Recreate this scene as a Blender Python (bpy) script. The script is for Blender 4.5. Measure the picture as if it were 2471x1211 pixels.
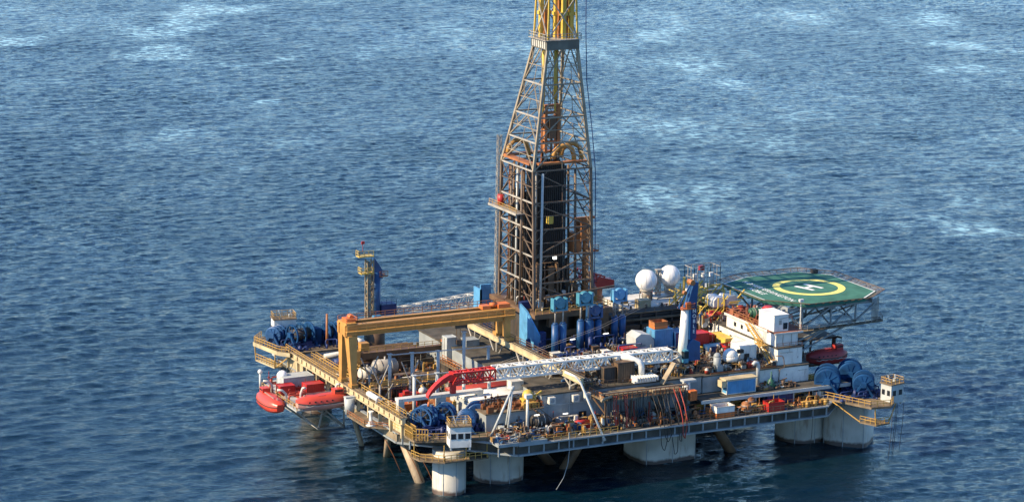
import bpy, math, random
import numpy as np
from mathutils import Vector, Matrix
random.seed(7)
R = math.radians
for o in list(bpy.data.objects): bpy.data.objects.remove(o)
SC = bpy.context.scene
COL = SC.collection

# ------------------------------------------------------------------ camera, sky, sun
AZ, PITCH, ROLL = R(63.5), R(12.14), R(0.7)
d = Vector((math.cos(AZ), math.sin(AZ), 0)); r = Vector((math.sin(AZ), -math.cos(AZ), 0)); zz = Vector((0, 0, 1))
fwd = d*math.cos(PITCH) - zz*math.sin(PITCH); u = d*math.sin(PITCH) + zz*math.cos(PITCH)
right = r*math.cos(ROLL) + u*math.sin(ROLL); up = u*math.cos(ROLL) - r*math.sin(ROLL)
cam = bpy.data.cameras.new('camera'); camo = bpy.data.objects.new('camera', cam); COL.objects.link(camo)
M = Matrix((right, up, -fwd)).transposed().to_4x4(); M.translation = Vector((-200, -430, 150)); camo.matrix_world = M
cam.sensor_fit = 'HORIZONTAL'; cam.sensor_width = 36; cam.lens = 36*6500/2471; cam.clip_start = 1; cam.clip_end = 60000
SC.camera = camo
SUN_AZ, SUN_EL = R(174), R(34)          # azimuth counted from +X
w = bpy.data.worlds.new('World'); SC.world = w; w.use_nodes = True
nt = w.node_tree; nt.nodes.clear()
sky = nt.nodes.new('ShaderNodeTexSky'); sky.sky_type = 'NISHITA'; sky.sun_disc = False
sky.sun_elevation = SUN_EL; sky.sun_rotation = R(90) - SUN_AZ; sky.altitude = 0; sky.air_density = 1.0; sky.dust_density = 0.0; sky.ozone_density = 9.0
bg = nt.nodes.new('ShaderNodeBackground'); bg.inputs['Strength'].default_value = 0.128
wo = nt.nodes.new('ShaderNodeOutputWorld'); nt.links.new(sky.outputs[0], bg.inputs[0]); nt.links.new(bg.outputs[0], wo.inputs[0])
sl = bpy.data.lights.new('sun', 'SUN'); sl.energy = 4.6; sl.angle = R(0.6); sl.color = (1, 0.8, 0.55)
so = bpy.data.objects.new('sun', sl); COL.objects.link(so)
so.rotation_euler = Vector((math.cos(SUN_AZ)*math.cos(SUN_EL), math.sin(SUN_AZ)*math.cos(SUN_EL), math.sin(SUN_EL))).to_track_quat('Z', 'Y').to_euler()
so.location = (-200, 100, 200)
SC.view_settings.view_transform = 'Standard'; SC.view_settings.look = 'None'; SC.view_settings.exposure = 1.0; SC.view_settings.gamma = 1

# ------------------------------------------------------------------ materials
MATS = {}
def mixed_material():
    m, t, b, N, L = nodes('mixed'); geo = N('ShaderNodeNewGeometry'); v = N('ShaderNodeTexVoronoi'); v.inputs['Scale'].default_value = 0.75; L(geo.outputs['Position'], v.inputs['Vector'])
    sp = N('ShaderNodeSeparateColor'); L(v.outputs['Color'], sp.inputs[0]); rp = N('ShaderNodeValToRGB'); L(sp.outputs[0], rp.inputs[0]); rp.color_ramp.interpolation = 'CONSTANT'; e = rp.color_ramp.elements
    pal = [(0, (.09, .055, .03)), (.2, (.03, .028, .025)), (.36, (.26, .25, .21)), (.52, (.3, .17, .04)), (.62, (.16, .1, .06)), (.74, (.55, .53, .46)), (.84, (.2, .22, .2)), (.91, (.03, .1, .22)), (.96, (.32, .04, .02))]
    e[0].position = 0; e[0].color = (*pal[0][1], 1); e[1].position = pal[1][0]; e[1].color = (*pal[1][1], 1)
    for p_, c_ in pal[2:]: q = e.new(p_); q.color = (*c_, 1)
    n1 = N('ShaderNodeTexNoise'); n1.inputs['Scale'].default_value = 2; n1.inputs['Detail'].default_value = 5; L(geo.outputs['Position'], n1.inputs['Vector']); mr = N('ShaderNodeMapRange'); mr.inputs[3].default_value = .5; mr.inputs[4].default_value = 1.25; L(n1.outputs[0], mr.inputs[0])
    mx = N('ShaderNodeMixRGB'); mx.blend_type = 'MULTIPLY'; mx.inputs[0].default_value = 1; L(rp.outputs[0], mx.inputs[1]); L(mr.outputs[0], mx.inputs[2]); L(mx.outputs[0], b.inputs['Base Color']); b.inputs['Roughness'].default_value = .6; MATS['mixed'] = m
def nodes(name):
    m = bpy.data.materials.new(name); m.use_nodes = True; t = m.node_tree
    return m, t, t.nodes['Principled BSDF'], t.nodes.new, t.links.new
def paint(name, c, rust=0.25, rough=0.5, var=0.3, metal=0.0, scale=1.0):
    """weathered paint: blotchy tone, dirt and rust streaks running down"""
    m, t, b, N, L = nodes(name)
    geo = N('ShaderNodeNewGeometry')
    n1 = N('ShaderNodeTexNoise'); n1.inputs['Scale'].default_value = 0.45*scale; n1.inputs['Detail'].default_value = 6; L(geo.outputs['Position'], n1.inputs['Vector'])
    mp = N('ShaderNodeMapping'); mp.inputs['Scale'].default_value = (1.6*scale, 1.6*scale, 0.22*scale); L(geo.outputs['Position'], mp.inputs['Vector'])
    n2 = N('ShaderNodeTexNoise'); n2.inputs['Scale'].default_value = 1.0; n2.inputs['Detail'].default_value = 5; n2.inputs['Roughness'].default_value = 0.65; L(mp.outputs[0], n2.inputs['Vector'])
    r1 = N('ShaderNodeValToRGB'); r1.color_ramp.elements[0].position = 0.3; r1.color_ramp.elements[1].position = 0.7
    lo = [x*(1-var) for x in c]; hi = [min(1, x*(1+var*0.35)) for x in c]
    r1.color_ramp.elements[0].color = (*lo, 1); r1.color_ramp.elements[1].color = (*hi, 1); L(n1.outputs[0], r1.inputs[0])
    r2 = N('ShaderNodeValToRGB'); e = 0.66 - 0.22*rust
    r2.color_ramp.elements[0].position = e; r2.color_ramp.elements[0].color = (0, 0, 0, 1); r2.color_ramp.elements[1].position = e+0.16; r2.color_ramp.elements[1].color = (min(1, .25+rust),)*3 + (1,)
    L(n2.outputs[0], r2.inputs[0])
    mx = N('ShaderNodeMixRGB'); L(r2.outputs[0], mx.inputs[0]); L(r1.outputs[0], mx.inputs[1]); mx.inputs[2].default_value = (0.13, 0.062, 0.03, 1)
    L(mx.outputs[0], b.inputs['Base Color']); b.inputs['Roughness'].default_value = rough; b.inputs['Specular IOR Level'].default_value = 0.5 if rough < 0.7 else 0.15; b.inputs['Metallic'].default_value = metal
    MATS[name] = m; return m
mixed_material()
paint('white', (0.72, 0.71, 0.64), 0.32, 0.5, 0.2)
paint('white_worn', (0.58, 0.57, 0.5), 0.35, 0.5, 0.22)
paint('boom_white', (0.82, 0.8, 0.7), 0.05, 0.45, 0.15)
paint('radome_white', (0.8, 0.8, 0.77), 0.0, 0.35, 0.05)
paint('cream', (0.52, 0.43, 0.25), 0.4, 0.55, 0.35)
paint('tan_plate', (0.3, 0.24, 0.15), 0.45, 0.6, 0.4)
paint('gantry_yellow', (0.5, 0.26, 0.065), 0.32, 0.5, 0.25)
paint('rail_yellow', (0.48, 0.29, 0.07), 0.3, 0.5, 0.25)
paint('crown_yellow', (0.6, 0.42, 0.07), 0.2, 0.5, 0.3)
paint('orange', (0.58, 0.16, 0.04), 0.25, 0.5, 0.25)
paint('red', (0.42, 0.025, 0.02), 0.1, 0.45, 0.3)
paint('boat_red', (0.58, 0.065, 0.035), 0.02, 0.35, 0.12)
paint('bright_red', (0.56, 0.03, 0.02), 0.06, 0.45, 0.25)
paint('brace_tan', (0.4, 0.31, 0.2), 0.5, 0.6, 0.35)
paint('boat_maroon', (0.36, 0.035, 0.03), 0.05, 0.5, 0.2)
paint('boat_pale', (0.58, 0.3, 0.24), 0.05, 0.4, 0.12)
paint('blue', (0.017, 0.08, 0.21), 0.18, 0.45, 0.4)
paint('navy', (0.015, 0.035, 0.13), 0.15, 0.5, 0.4)
paint('sky_blue', (0.09, 0.29, 0.5), 0.2, 0.5, 0.3)
paint('teal', (0.06, 0.24, 0.33), 0.2, 0.5, 0.4)
paint('grey', (0.27, 0.3, 0.3), 0.25, 0.55, 0.25)
paint('pale_grey', (0.42, 0.45, 0.43), 0.25, 0.55, 0.2)
paint('column_paint', (0.47, 0.45, 0.37), 0.42, 0.55, 0.28, scale=0.5)
paint('dark_steel', (0.05, 0.045, 0.038), 0.4, 0.6, 0.5)
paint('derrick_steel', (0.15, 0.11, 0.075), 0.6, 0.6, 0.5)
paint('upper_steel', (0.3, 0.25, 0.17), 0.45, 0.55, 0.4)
paint('galv', (0.36, 0.34, 0.29), 0.35, 0.55, 0.35)
paint('winch_navy', (0.01, 0.06, 0.16), 0.1, 0.72, 0.5)
paint('crown_grey', (0.16, 0.155, 0.12), 0.4, 0.6, 0.4)
paint('brown', (0.14, 0.085, 0.045), 0.5, 0.6, 0.5)
paint('rust', (0.2, 0.08, 0.035), 0.6, 0.7, 0.5)
paint('rust_orange', (0.36, 0.14, 0.045), 0.45, 0.6, 0.45)
paint('deck', (0.09, 0.083, 0.066), 0.4, 0.75, 0.5)
paint('deck_tan', (0.2, 0.155, 0.1), 0.45, 0.75, 0.45)
paint('black', (0.014, 0.013, 0.012), 0.15, 0.5, 0.4)
paint('hose_red', (0.36, 0.045, 0.025), 0.15, 0.5, 0.3)
paint('green', (0.025, 0.11, 0.06), 0.2, 0.5, 0.4)
paint('heli_green', (0.055, 0.17, 0.125), 0.12, 0.9, 0.3)
paint('mark_white', (0.75, 0.75, 0.7), 0.06, 0.6, 0.1)
paint('mark_yellow', (0.82, 0.72, 0.2), 0.06, 0.8, 0.12)
paint('roof_red', (0.26, 0.1, 0.06), 0.4, 0.7, 0.35)
paint('pipe_mix', (0.17, 0.13, 0.1), 0.5, 0.55, 0.6)
m, t, b, N, L = nodes('glass_dark'); b.inputs['Base Color'].default_value = (0.015, 0.02, 0.025, 1); b.inputs['Roughness'].default_value = 0.12; MATS['glass'] = m
m, t, b, N, L = nodes('lamp_glow'); b.inputs['Emission Color'].default_value = (1, 0.95, 0.8, 1); b.inputs['Emission Strength'].default_value = 1.6; MATS['lamp'] = m
# mesh netting: many small holes
m, t, b, N, L = nodes('netting'); b.inputs['Base Color'].default_value = (0.17, 0.15, 0.12, 1); b.inputs['Roughness'].default_value = 0.8
geo = N('ShaderNodeNewGeometry'); n1 = N('ShaderNodeTexNoise'); n1.inputs['Scale'].default_value = 7; L(geo.outputs['Position'], n1.inputs['Vector'])
rr = N('ShaderNodeValToRGB'); rr.color_ramp.elements[0].position = 0.5; rr.color_ramp.elements[1].position = 0.56; L(n1.outputs[0], rr.inputs[0]); L(rr.outputs[0], b.inputs['Alpha']); MATS['net'] = m
# hull columns: splash zone stain near the water line
m = MATS['column_paint'].copy(); m.name = 'column_stained'; t = m.node_tree; b = t.nodes['Principled BSDF']; N, L = t.nodes.new, t.links.new
src = b.inputs['Base Color'].links[0].from_socket
geo = N('ShaderNodeNewGeometry'); sx = N('ShaderNodeSeparateXYZ'); L(geo.outputs['Position'], sx.inputs[0])
n1 = N('ShaderNodeTexNoise'); n1.inputs['Scale'].default_value = 0.6; n1.inputs['Detail'].default_value = 6; L(geo.outputs['Position'], n1.inputs['Vector'])
ad = N('ShaderNodeMath'); ad.operation = 'MULTIPLY_ADD'; L(n1.outputs[0], ad.inputs[0]); ad.inputs[1].default_value = -1.1; L(sx.outputs[2], ad.inputs[2])
rr = N('ShaderNodeValToRGB'); rr.color_ramp.elements[0].position = 0.0; rr.color_ramp.elements[0].color = (1, 1, 1, 1); rr.color_ramp.elements[1].position = 0.45; rr.color_ramp.elements[1].color = (0, 0, 0, 1); L(ad.outputs[0], rr.inputs[0])
mx = N('ShaderNodeMixRGB'); L(rr.outputs[0], mx.inputs[0]); L(src, mx.inputs[1]); mx.inputs[2].default_value = (0.06, 0.035, 0.02, 1); L(mx.outputs[0], b.inputs['Base Color']); MATS['column'] = m

# ------------------------------------------------------------------ mesh builder
class MB:
    def __init__(s): s.v = []; s.f = []; s.sm = []; s.runs = []; s.pcs = []
    def add(s, vs, fs, smooth=False):
        s.pcs.append((len(s.v), len(s.f))); n = len(s.v); s.v += [tuple(x) for x in vs]; s.f += [tuple(i+n for i in f) for f in fs]; s.sm += [smooth]*len(fs); return s
    def box(s, x0, x1, y0, y1, z0, z1):
        vs = [(x, y, z) for z in (z0, z1) for y in (y0, y1) for x in (x0, x1)]
        return s.add(vs, [(0, 2, 3, 1), (4, 5, 7, 6), (0, 1, 5, 4), (2, 6, 7, 3), (0, 4, 6, 2), (1, 3, 7, 5)])
    def rbox(s, cx, cy, z0, z1, lx, ly, a):
        c, n = math.cos(a), math.sin(a); P = []
        for z in (z0, z1):
            for y in (-ly/2, ly/2):
                for x in (-lx/2, lx/2): P.append((cx+x*c-y*n, cy+x*n+y*c, z))
        return s.add(P, [(0, 2, 3, 1), (4, 5, 7, 6), (0, 1, 5, 4), (2, 6, 7, 3), (0, 4, 6, 2), (1, 3, 7, 5)])
    def prism(s, poly, z0, z1):
        n = len(poly); vs = [(x, y, z0) for x, y in poly] + [(x, y, z1) for x, y in poly]
        return s.add(vs, [tuple(range(n))[::-1], tuple(range(n, 2*n))] + [(i, (i+1) % n, n+(i+1) % n, n+i) for i in range(n)])
    def frame(s, p, q):
        p, q = Vector(p), Vector(q); dd = (q-p).normalized(); a = Vector((0, 0, 1)) if abs(dd.z) < 0.9 else Vector((1, 0, 0))
        x = dd.cross(a).normalized(); return p, q, x, x.cross(dd).normalized()
    def bar(s, p, q, w=0.2, h=None):
        h = h or w; p, q, x, y = s.frame(p, q); vs = []
        for c in (p, q):
            for sy in (-1, 1):
                for sx in (-1, 1): vs.append(c + x*sx*w/2 + y*sy*h/2)
        return s.add(vs, [(0, 2, 3, 1), (4, 5, 7, 6), (0, 1, 5, 4), (2, 6, 7, 3), (0, 4, 6, 2), (1, 3, 7, 5)])
    def cyl(s, p, q, r0, r1=None, n=12, caps=True):
        r1 = r0 if r1 is None else r1; p, q, x, y = s.frame(p, q); vs = []
        for c, rr in ((p, r0), (q, r1)):
            for i in range(n):
                a = 2*math.pi*i/n; vs.append(c + x*math.cos(a)*rr + y*math.sin(a)*rr)
        s.add(vs, [(i, (i+1) % n, n+(i+1) % n, n+i) for i in range(n)], n > 7)
        if caps: s.f += [tuple(len(s.v)-2*n+i for i in range(n))[::-1], tuple(len(s.v)-n+i for i in range(n))]; s.sm += [False, False]
        return s
    def tube(s, pts, r, n=6):
        P = [Vector(p) for p in pts]; vs = []
        for i, p in enumerate(P):
            dd = (P[min(i+1, len(P)-1)] - P[max(i-1, 0)]).normalized(); a = Vector((0.3, 0.95, 0.1)) if abs(dd.y) < 0.9 else Vector((1, 0, 0))
            x = dd.cross(a).normalized(); y = x.cross(dd).normalized()
            for k in range(n):
                an = 2*math.pi*k/n; vs.append(p + x*math.cos(an)*r + y*math.sin(an)*r)
        fs = [(i*n+k, i*n+(k+1) % n, (i+1)*n+(k+1) % n, (i+1)*n+k) for i in range(len(P)-1) for k in range(n)]
        s.add(vs, fs, True); b0 = len(s.v)-len(vs)
        s.f += [tuple(b0+k for k in range(n))[::-1], tuple(b0+len(vs)-n+k for k in range(n))]; s.sm += [False]*2
        return s
    def lathe(s, c, prof, n=20, axis='z'):
        vs = []
        for rr, h in prof:
            for i in range(n):
                a = 2*math.pi*i/n
                if axis == 'z': vs.append((c[0]+rr*math.cos(a), c[1]+rr*math.sin(a), c[2]+h))
                elif axis == 'x': vs.append((c[0]+h, c[1]+rr*math.cos(a), c[2]+rr*math.sin(a)))
                else: vs.append((c[0]+rr*math.cos(a), c[1]+h, c[2]+rr*math.sin(a)))
        m = len(prof); fs = [(j*n+i, j*n+(i+1) % n, (j+1)*n+(i+1) % n, (j+1)*n+i) for j in range(m-1) for i in range(n)]
        if axis == 'y': fs = [f[::-1] for f in fs]
        s.add(vs, fs, True); b0 = len(s.v)-len(vs)
        s.f += [tuple(b0+i for i in range(n))[::-1], tuple(b0+(m-1)*n+i for i in range(n))]; s.sm += [False]*2
        return s
    def sphere(s, c, r, n=20, z0=-1.0):
        k = n//2; a0 = math.asin(z0)+1e-3; return s.lathe(c, [(r*math.cos(a0+(math.pi/2-1e-3-a0)*j/k), r*math.sin(a0+(math.pi/2-1e-3-a0)*j/k)) for j in range(k+1)], n)
    def rail(s, pts, h=1.1, w=0.085, step=1.7, close=False):
        s.runs.append((len(s.v), len(s.f))); P = [Vector(p) for p in pts]
        if close: P.append(P[0])
        for a, b in zip(P, P[1:]):
            L_ = (b-a).length; k = max(1, round(L_/step))
            for i in range(k+1):
                p = a.lerp(b, i/k); s.bar(p, p+Vector((0, 0, h)), w)
            for hh in (h, h*0.55): s.bar(a+Vector((0, 0, hh)), b+Vector((0, 0, hh)), w)
        return s
    def lattice(s, p, q, w0, h0, w1, h1, n, r=0.1, rb=0.065):
        p, q, x, y = s.frame(p, q); C = []
        for i in range(n+1):
            f = i/n; c = p.lerp(q, f); ww = w0+(w1-w0)*f; hh = h0+(h1-h0)*f
            C.append([c+x*sx*ww/2+y*sy*hh/2 for sx, sy in ((-1, -1), (1, -1), (1, 1), (-1, 1))])
        for i in range(n):
            for k in range(4):
                s.bar(C[i][k], C[i+1][k], r*2)
                j = (k+1) % 4
                s.bar(C[i][k], C[i+1][j], rb*2) if (i+k) % 2 else s.bar(C[i][j], C[i+1][k], rb*2)
                if i % 2 == 0: s.bar(C[i][k], C[i][j], rb*2)
        return s
    def sub(s, a, b):
        m = MB(); e = b or (len(s.v), len(s.f)); m.v = s.v[a[0]:e[0]]; m.f = [tuple(i-a[0] for i in f) for f in s.f[a[1]:e[1]]]; m.sm = s.sm[a[1]:e[1]]; return m
    def each(s, name, mat, parent, label=None):
        for a, b in zip(s.pcs, s.pcs[1:]+[None]): s.sub(a, b).build(name, mat, parent)
    def build(s, name, mat, parent=None, local=False, loc=None):
        if parent is not None and name.endswith('rail') and len(s.runs) > 1:
            R_ = [(0, 0)]+s.runs[1:]; o = None
            for a, b in zip(R_, R_[1:]+[None]): o = s.sub(a, b).build(name, mat, parent, local)
            return o
        me = bpy.data.meshes.new(name); off = Vector((0, 0, 0))
        if parent is not None and not local: off = Vector(parent['_loc'])
        if parent is None:
            if loc is None:
                A = np.array(s.v); lo, hi = A.min(0), A.max(0); loc = ((lo[0]+hi[0])/2, (lo[1]+hi[1])/2, lo[2])
            off = Vector(loc)
        me.from_pydata([Vector(v)-off for v in s.v], [], s.f)
        me.polygons.foreach_set('use_smooth', s.sm)
        me.materials.append(MATS[mat]); me.update()
        o = bpy.data.objects.new(name, me); COL.objects.link(o)
        if parent is not None: o.parent = parent
        else: o.location = off
        o['_loc'] = tuple(off)
        return o
def tag(o, label, cat=None, group=None, kind=None):
    if label: o['label'] = label
    if cat: o['category'] = cat
    if group: o['group'] = group
    if kind: o['kind'] = kind
    return o
def thing(name, label, cat, loc, rot=0, group=None):
    o = bpy.data.objects.new(name, None); COL.objects.link(o); o.location = loc; o.rotation_euler = (0, 0, rot); o.empty_display_size = 0.5
    o['_loc'] = tuple(loc); return tag(o, label, cat, group)
def copy_tree(o, loc, rot=None, label=None):
    c = o.copy(); COL.objects.link(c); c.location = loc; c['_loc'] = tuple(loc)
    if rot is not None: c.rotation_euler = (0, 0, rot)
    if label: c['label'] = label
    for ch in list(o.children):
        k = ch.copy(); COL.objects.link(k); k.parent = c
        for g in list(ch.children):
            kk = g.copy(); COL.objects.link(kk); kk.parent = k
    return c
def text(name, s, size, mat, parent, origin, ux, uy, depth=0.03, spacing=1.0):
    """lettering as a thin raised mesh in the plane spanned by ux (reading) and uy (up)"""
    cu = bpy.data.curves.new(name, 'FONT'); cu.body = s; cu.size = size; cu.extrude = depth; cu.offset = size*0.012; cu.space_character = spacing; cu.align_x = 'CENTER'; cu.align_y = 'CENTER'
    o = bpy.data.objects.new(name, cu); COL.objects.link(o); dg = bpy.context.evaluated_depsgraph_get(); dg.update()
    me = bpy.data.meshes.new_from_object(o.evaluated_get(dg)); bpy.data.objects.remove(o)
    ux, uy = Vector(ux), Vector(uy); uz = ux.cross(uy); T = Matrix((ux, uy, uz)).transposed().to_4x4(); T.translation = Vector(origin)-Vector(parent['_loc'])
    me.transform(T); me.materials.clear(); me.materials.append(MATS[mat]); q = bpy.data.objects.new(name, me); COL.objects.link(q); q.parent = parent; return q

# ------------------------------------------------------------------ sea
def make_sea():
    ny, nx = 1750, 1200
    a = 300*np.power(1700/300, np.linspace(0, 1, ny)); b_ = np.linspace(-430, 430, nx)
    V, U = np.meshgrid(a, b_, indexing='ij')
    X = -200 + U*r.x + V*d.x; Y = -430 + U*r.y + V*d.y
    rng = np.random.RandomState(5)
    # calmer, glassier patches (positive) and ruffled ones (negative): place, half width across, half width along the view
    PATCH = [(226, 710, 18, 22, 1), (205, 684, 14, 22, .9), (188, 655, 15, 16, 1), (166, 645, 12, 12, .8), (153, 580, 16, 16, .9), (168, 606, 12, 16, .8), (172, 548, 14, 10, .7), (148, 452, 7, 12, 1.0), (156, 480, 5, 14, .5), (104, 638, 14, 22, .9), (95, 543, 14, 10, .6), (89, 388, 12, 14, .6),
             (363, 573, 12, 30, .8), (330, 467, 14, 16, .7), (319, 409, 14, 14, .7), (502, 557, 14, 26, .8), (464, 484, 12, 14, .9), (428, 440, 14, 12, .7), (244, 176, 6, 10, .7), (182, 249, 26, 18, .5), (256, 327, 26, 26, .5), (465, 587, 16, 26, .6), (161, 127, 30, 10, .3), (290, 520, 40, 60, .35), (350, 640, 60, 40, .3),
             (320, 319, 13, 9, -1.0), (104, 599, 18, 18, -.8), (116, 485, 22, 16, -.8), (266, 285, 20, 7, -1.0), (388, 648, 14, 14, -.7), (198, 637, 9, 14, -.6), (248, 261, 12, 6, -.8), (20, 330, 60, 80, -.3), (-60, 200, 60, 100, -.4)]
    def vnoise(px_, py_, seed):
        q = np.random.RandomState(seed).rand(64, 64); ix = np.floor(px_).astype(int); iy = np.floor(py_).astype(int); fx = px_-ix; fy = py_-iy; fx = fx*fx*(3-2*fx); fy = fy*fy*(3-2*fy)
        g_ = lambda a_, b2: q[a_ % 64, b2 % 64]
        return (g_(ix, iy)*(1-fx)+g_(ix+1, iy)*fx)*(1-fy)+(g_(ix, iy+1)*(1-fx)+g_(ix+1, iy+1)*fx)*fy-.5
    WU = U+26*vnoise(U/24, V/40, 1)+12*vnoise(U/9, V/15, 2)+5*vnoise(U/3.5, V/6, 7); WV = V+40*vnoise(U/26, V/42, 3)+18*vnoise(U/10, V/16, 4)+8*vnoise(U/4, V/7, 8)
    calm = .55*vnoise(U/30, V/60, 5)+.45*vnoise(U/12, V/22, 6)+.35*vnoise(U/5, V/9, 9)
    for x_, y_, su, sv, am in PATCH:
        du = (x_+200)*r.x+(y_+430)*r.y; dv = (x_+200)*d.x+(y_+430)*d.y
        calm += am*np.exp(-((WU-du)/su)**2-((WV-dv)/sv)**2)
    wash = np.zeros_like(X)
    for x_, y_, r_ in ((5.6, 7.6, 3.1), (18, 11.9, 4.7), (53.2, 12, 5.8), (85.8, 12, 5.2), (93, 5.6, 4.5)):
        wash += .35*np.exp(-((np.hypot(X-x_, Y-y_)-r_)/.9)**2)*np.clip(1+2.5*vnoise(X/1.3, Y/1.3, 12), 0, 1)
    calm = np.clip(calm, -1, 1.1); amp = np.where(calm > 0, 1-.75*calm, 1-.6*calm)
    Z = np.zeros_like(X); DX = np.zeros_like(X); DY = np.zeros_like(X)
    for i in range(85):
        lam = 1.5*(8.5)**rng.rand()**1.35; k = 2*math.pi/lam; th = R(63.5-90-72) + rng.randn()*0.5
        A = 0.0042*lam**0.78*(0.5+rng.rand()); kx, ky = k*math.cos(th), k*math.sin(th); ph = rng.rand()*6.28
        # groups of waves: amplitude wanders over the surface
        g = amp*(0.65+0.5*np.sin(X*0.021*math.cos(i*1.3)+Y*0.017*math.sin(i*2.1)+i))
        pz = kx*X+ky*Y+ph; Z += A*g*np.cos(pz); DX -= 0.7*A*g*math.cos(th)*np.sin(pz); DY -= 0.7*A*g*math.sin(th)*np.sin(pz)
    e = np.minimum(1, np.minimum((V-300)/20, np.minimum((1700-V)/300, (430-np.abs(U))/20))); e = np.clip(e, 0, 1)
    co = np.stack([X+DX*e, Y+DY*e, Z*e], -1).reshape(-1, 3)
    # outer sheet to the horizon
    S = 30000; def_ = []
    q = [(-430, 300), (430, 300), (430, 1700), (-430, 1700)]; Q = [(-S, -S), (S, -S), (S, S), (-S, S)]
    out = [(-200+uu*r.x+vv*d.x, -430+uu*r.y+vv*d.y, -0.02) for uu, vv in q+Q]
    idx = np.arange(ny*nx).reshape(ny, nx)
    quads = np.stack([idx[:-1, :-1], idx[:-1, 1:], idx[1:, 1:], idx[1:, :-1]], -1).reshape(-1, 4)
    n0 = ny*nx; oq = np.array([(n0+i, n0+4+i, n0+4+(i+1) % 4, n0+(i+1) % 4) for i in range(4)])
    co = np.vstack([co, np.array(out)]); quads = np.vstack([quads, oq])
    me = bpy.data.meshes.new('sea'); me.vertices.add(len(co)); me.vertices.foreach_set('co', co.ravel().astype(np.float32))
    me.loops.add(quads.size); me.loops.foreach_set('vertex_index', quads.ravel().astype(np.int32))
    me.polygons.add(len(quads)); me.polygons.foreach_set('loop_start', np.arange(0, quads.size, 4, dtype=np.int32)); me.polygons.foreach_set('use_smooth', np.ones(len(quads), bool))
    me.update(calc_edges=True); me.validate()
    at_ = me.attributes.new('ruffle', 'FLOAT', 'POINT'); at_.data.foreach_set('value', np.concatenate([amp.ravel(), np.ones(8)]).astype(np.float32))
    at_ = me.attributes.new('sheen_wash', 'FLOAT', 'POINT'); at_.data.foreach_set('value', np.concatenate([np.clip(np.clip(calm-.16, 0, 1)*1.15*np.clip((V-520)/160, .12, 1)+.22*np.clip((V-480)/500, 0, 1)+wash, 0, 1).ravel(), np.zeros(8)]).astype(np.float32))  # distance ramp paints a paler sheen on the far water
    o = bpy.data.objects.new('sea', me); COL.objects.link(o); o['kind'] = 'structure'; o['label'] = 'dark blue open sea with short wind waves and painted pale patches of sky glare'; o['category'] = 'water'
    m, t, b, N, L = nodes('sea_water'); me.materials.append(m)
    geo = N('ShaderNodeNewGeometry')
    rot = N('ShaderNodeMapping'); rot.vector_type = 'TEXTURE'; rot.inputs['Rotation'].default_value = (0, 0, R(63.5-90-12)); L(geo.outputs['Position'], rot.inputs['Vector'])
    def noise(scale, sx, sy, detail=4, rough=0.6, dist=0.0):
        mp = N('ShaderNodeMapping'); mp.inputs['Scale'].default_value = (sx, sy, 0.0 if scale < 0.05 else 1); L(rot.outputs[0], mp.inputs['Vector'])
        n = N('ShaderNodeTexNoise'); n.inputs['Scale'].default_value = scale; n.inputs['Detail'].default_value = detail; n.inputs['Roughness'].default_value = rough; n.inputs['Distortion'].default_value = dist
        L(mp.outputs[0], n.inputs['Vector']); return n.outputs[0]
    chop = noise(0.24, 0.72, 1.0, 8, 0.67, 0.3); rip = noise(1.9, 0.6, 1.0, 3, 0.6); gust = noise(0.011, 0.8, 1.0, 5, 0.62, 0.8)
    b1 = N('ShaderNodeBump'); b1.inputs['Distance'].default_value = 0.75; at2 = N('ShaderNodeAttribute'); at2.attribute_name = 'ruffle'; L(at2.outputs['Fac'], b1.inputs['Strength']); L(chop, b1.inputs['Height'])
    b2 = N('ShaderNodeBump'); b2.inputs['Distance'].default_value = 0.1; b2.inputs['Strength'].default_value = 1.0; L(rip, b2.inputs['Height']); L(b1.outputs[0], b2.inputs['Normal'])
    L(b2.outputs[0], b.inputs['Normal'])
    rg = N('ShaderNodeMapRange'); rg.inputs[1].default_value = 0.35; rg.inputs[2].default_value = 0.72; rg.inputs[3].default_value = 0.04; rg.inputs[4].default_value = 0.16; L(gust, rg.inputs[0]); L(rg.outputs[0], b.inputs['Roughness'])
    # sky glare and far sheen painted into the base colour, with column foam wash
    at3 = N('ShaderNodeAttribute'); at3.attribute_name = 'sheen_wash'
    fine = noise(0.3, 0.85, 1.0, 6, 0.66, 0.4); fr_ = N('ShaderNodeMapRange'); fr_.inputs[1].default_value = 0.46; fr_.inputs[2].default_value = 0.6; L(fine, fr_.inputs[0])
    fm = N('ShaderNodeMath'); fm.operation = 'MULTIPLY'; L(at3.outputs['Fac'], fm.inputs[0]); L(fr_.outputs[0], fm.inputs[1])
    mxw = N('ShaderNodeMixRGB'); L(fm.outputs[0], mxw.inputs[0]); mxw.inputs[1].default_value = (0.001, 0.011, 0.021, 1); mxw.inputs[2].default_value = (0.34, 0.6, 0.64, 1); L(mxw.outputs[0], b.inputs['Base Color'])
    b.inputs['IOR'].default_value = 1.34; b.inputs['Specular Tint'].default_value = (0.42, 0.88, 1.0, 1)
    return o
make_sea()

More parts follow.
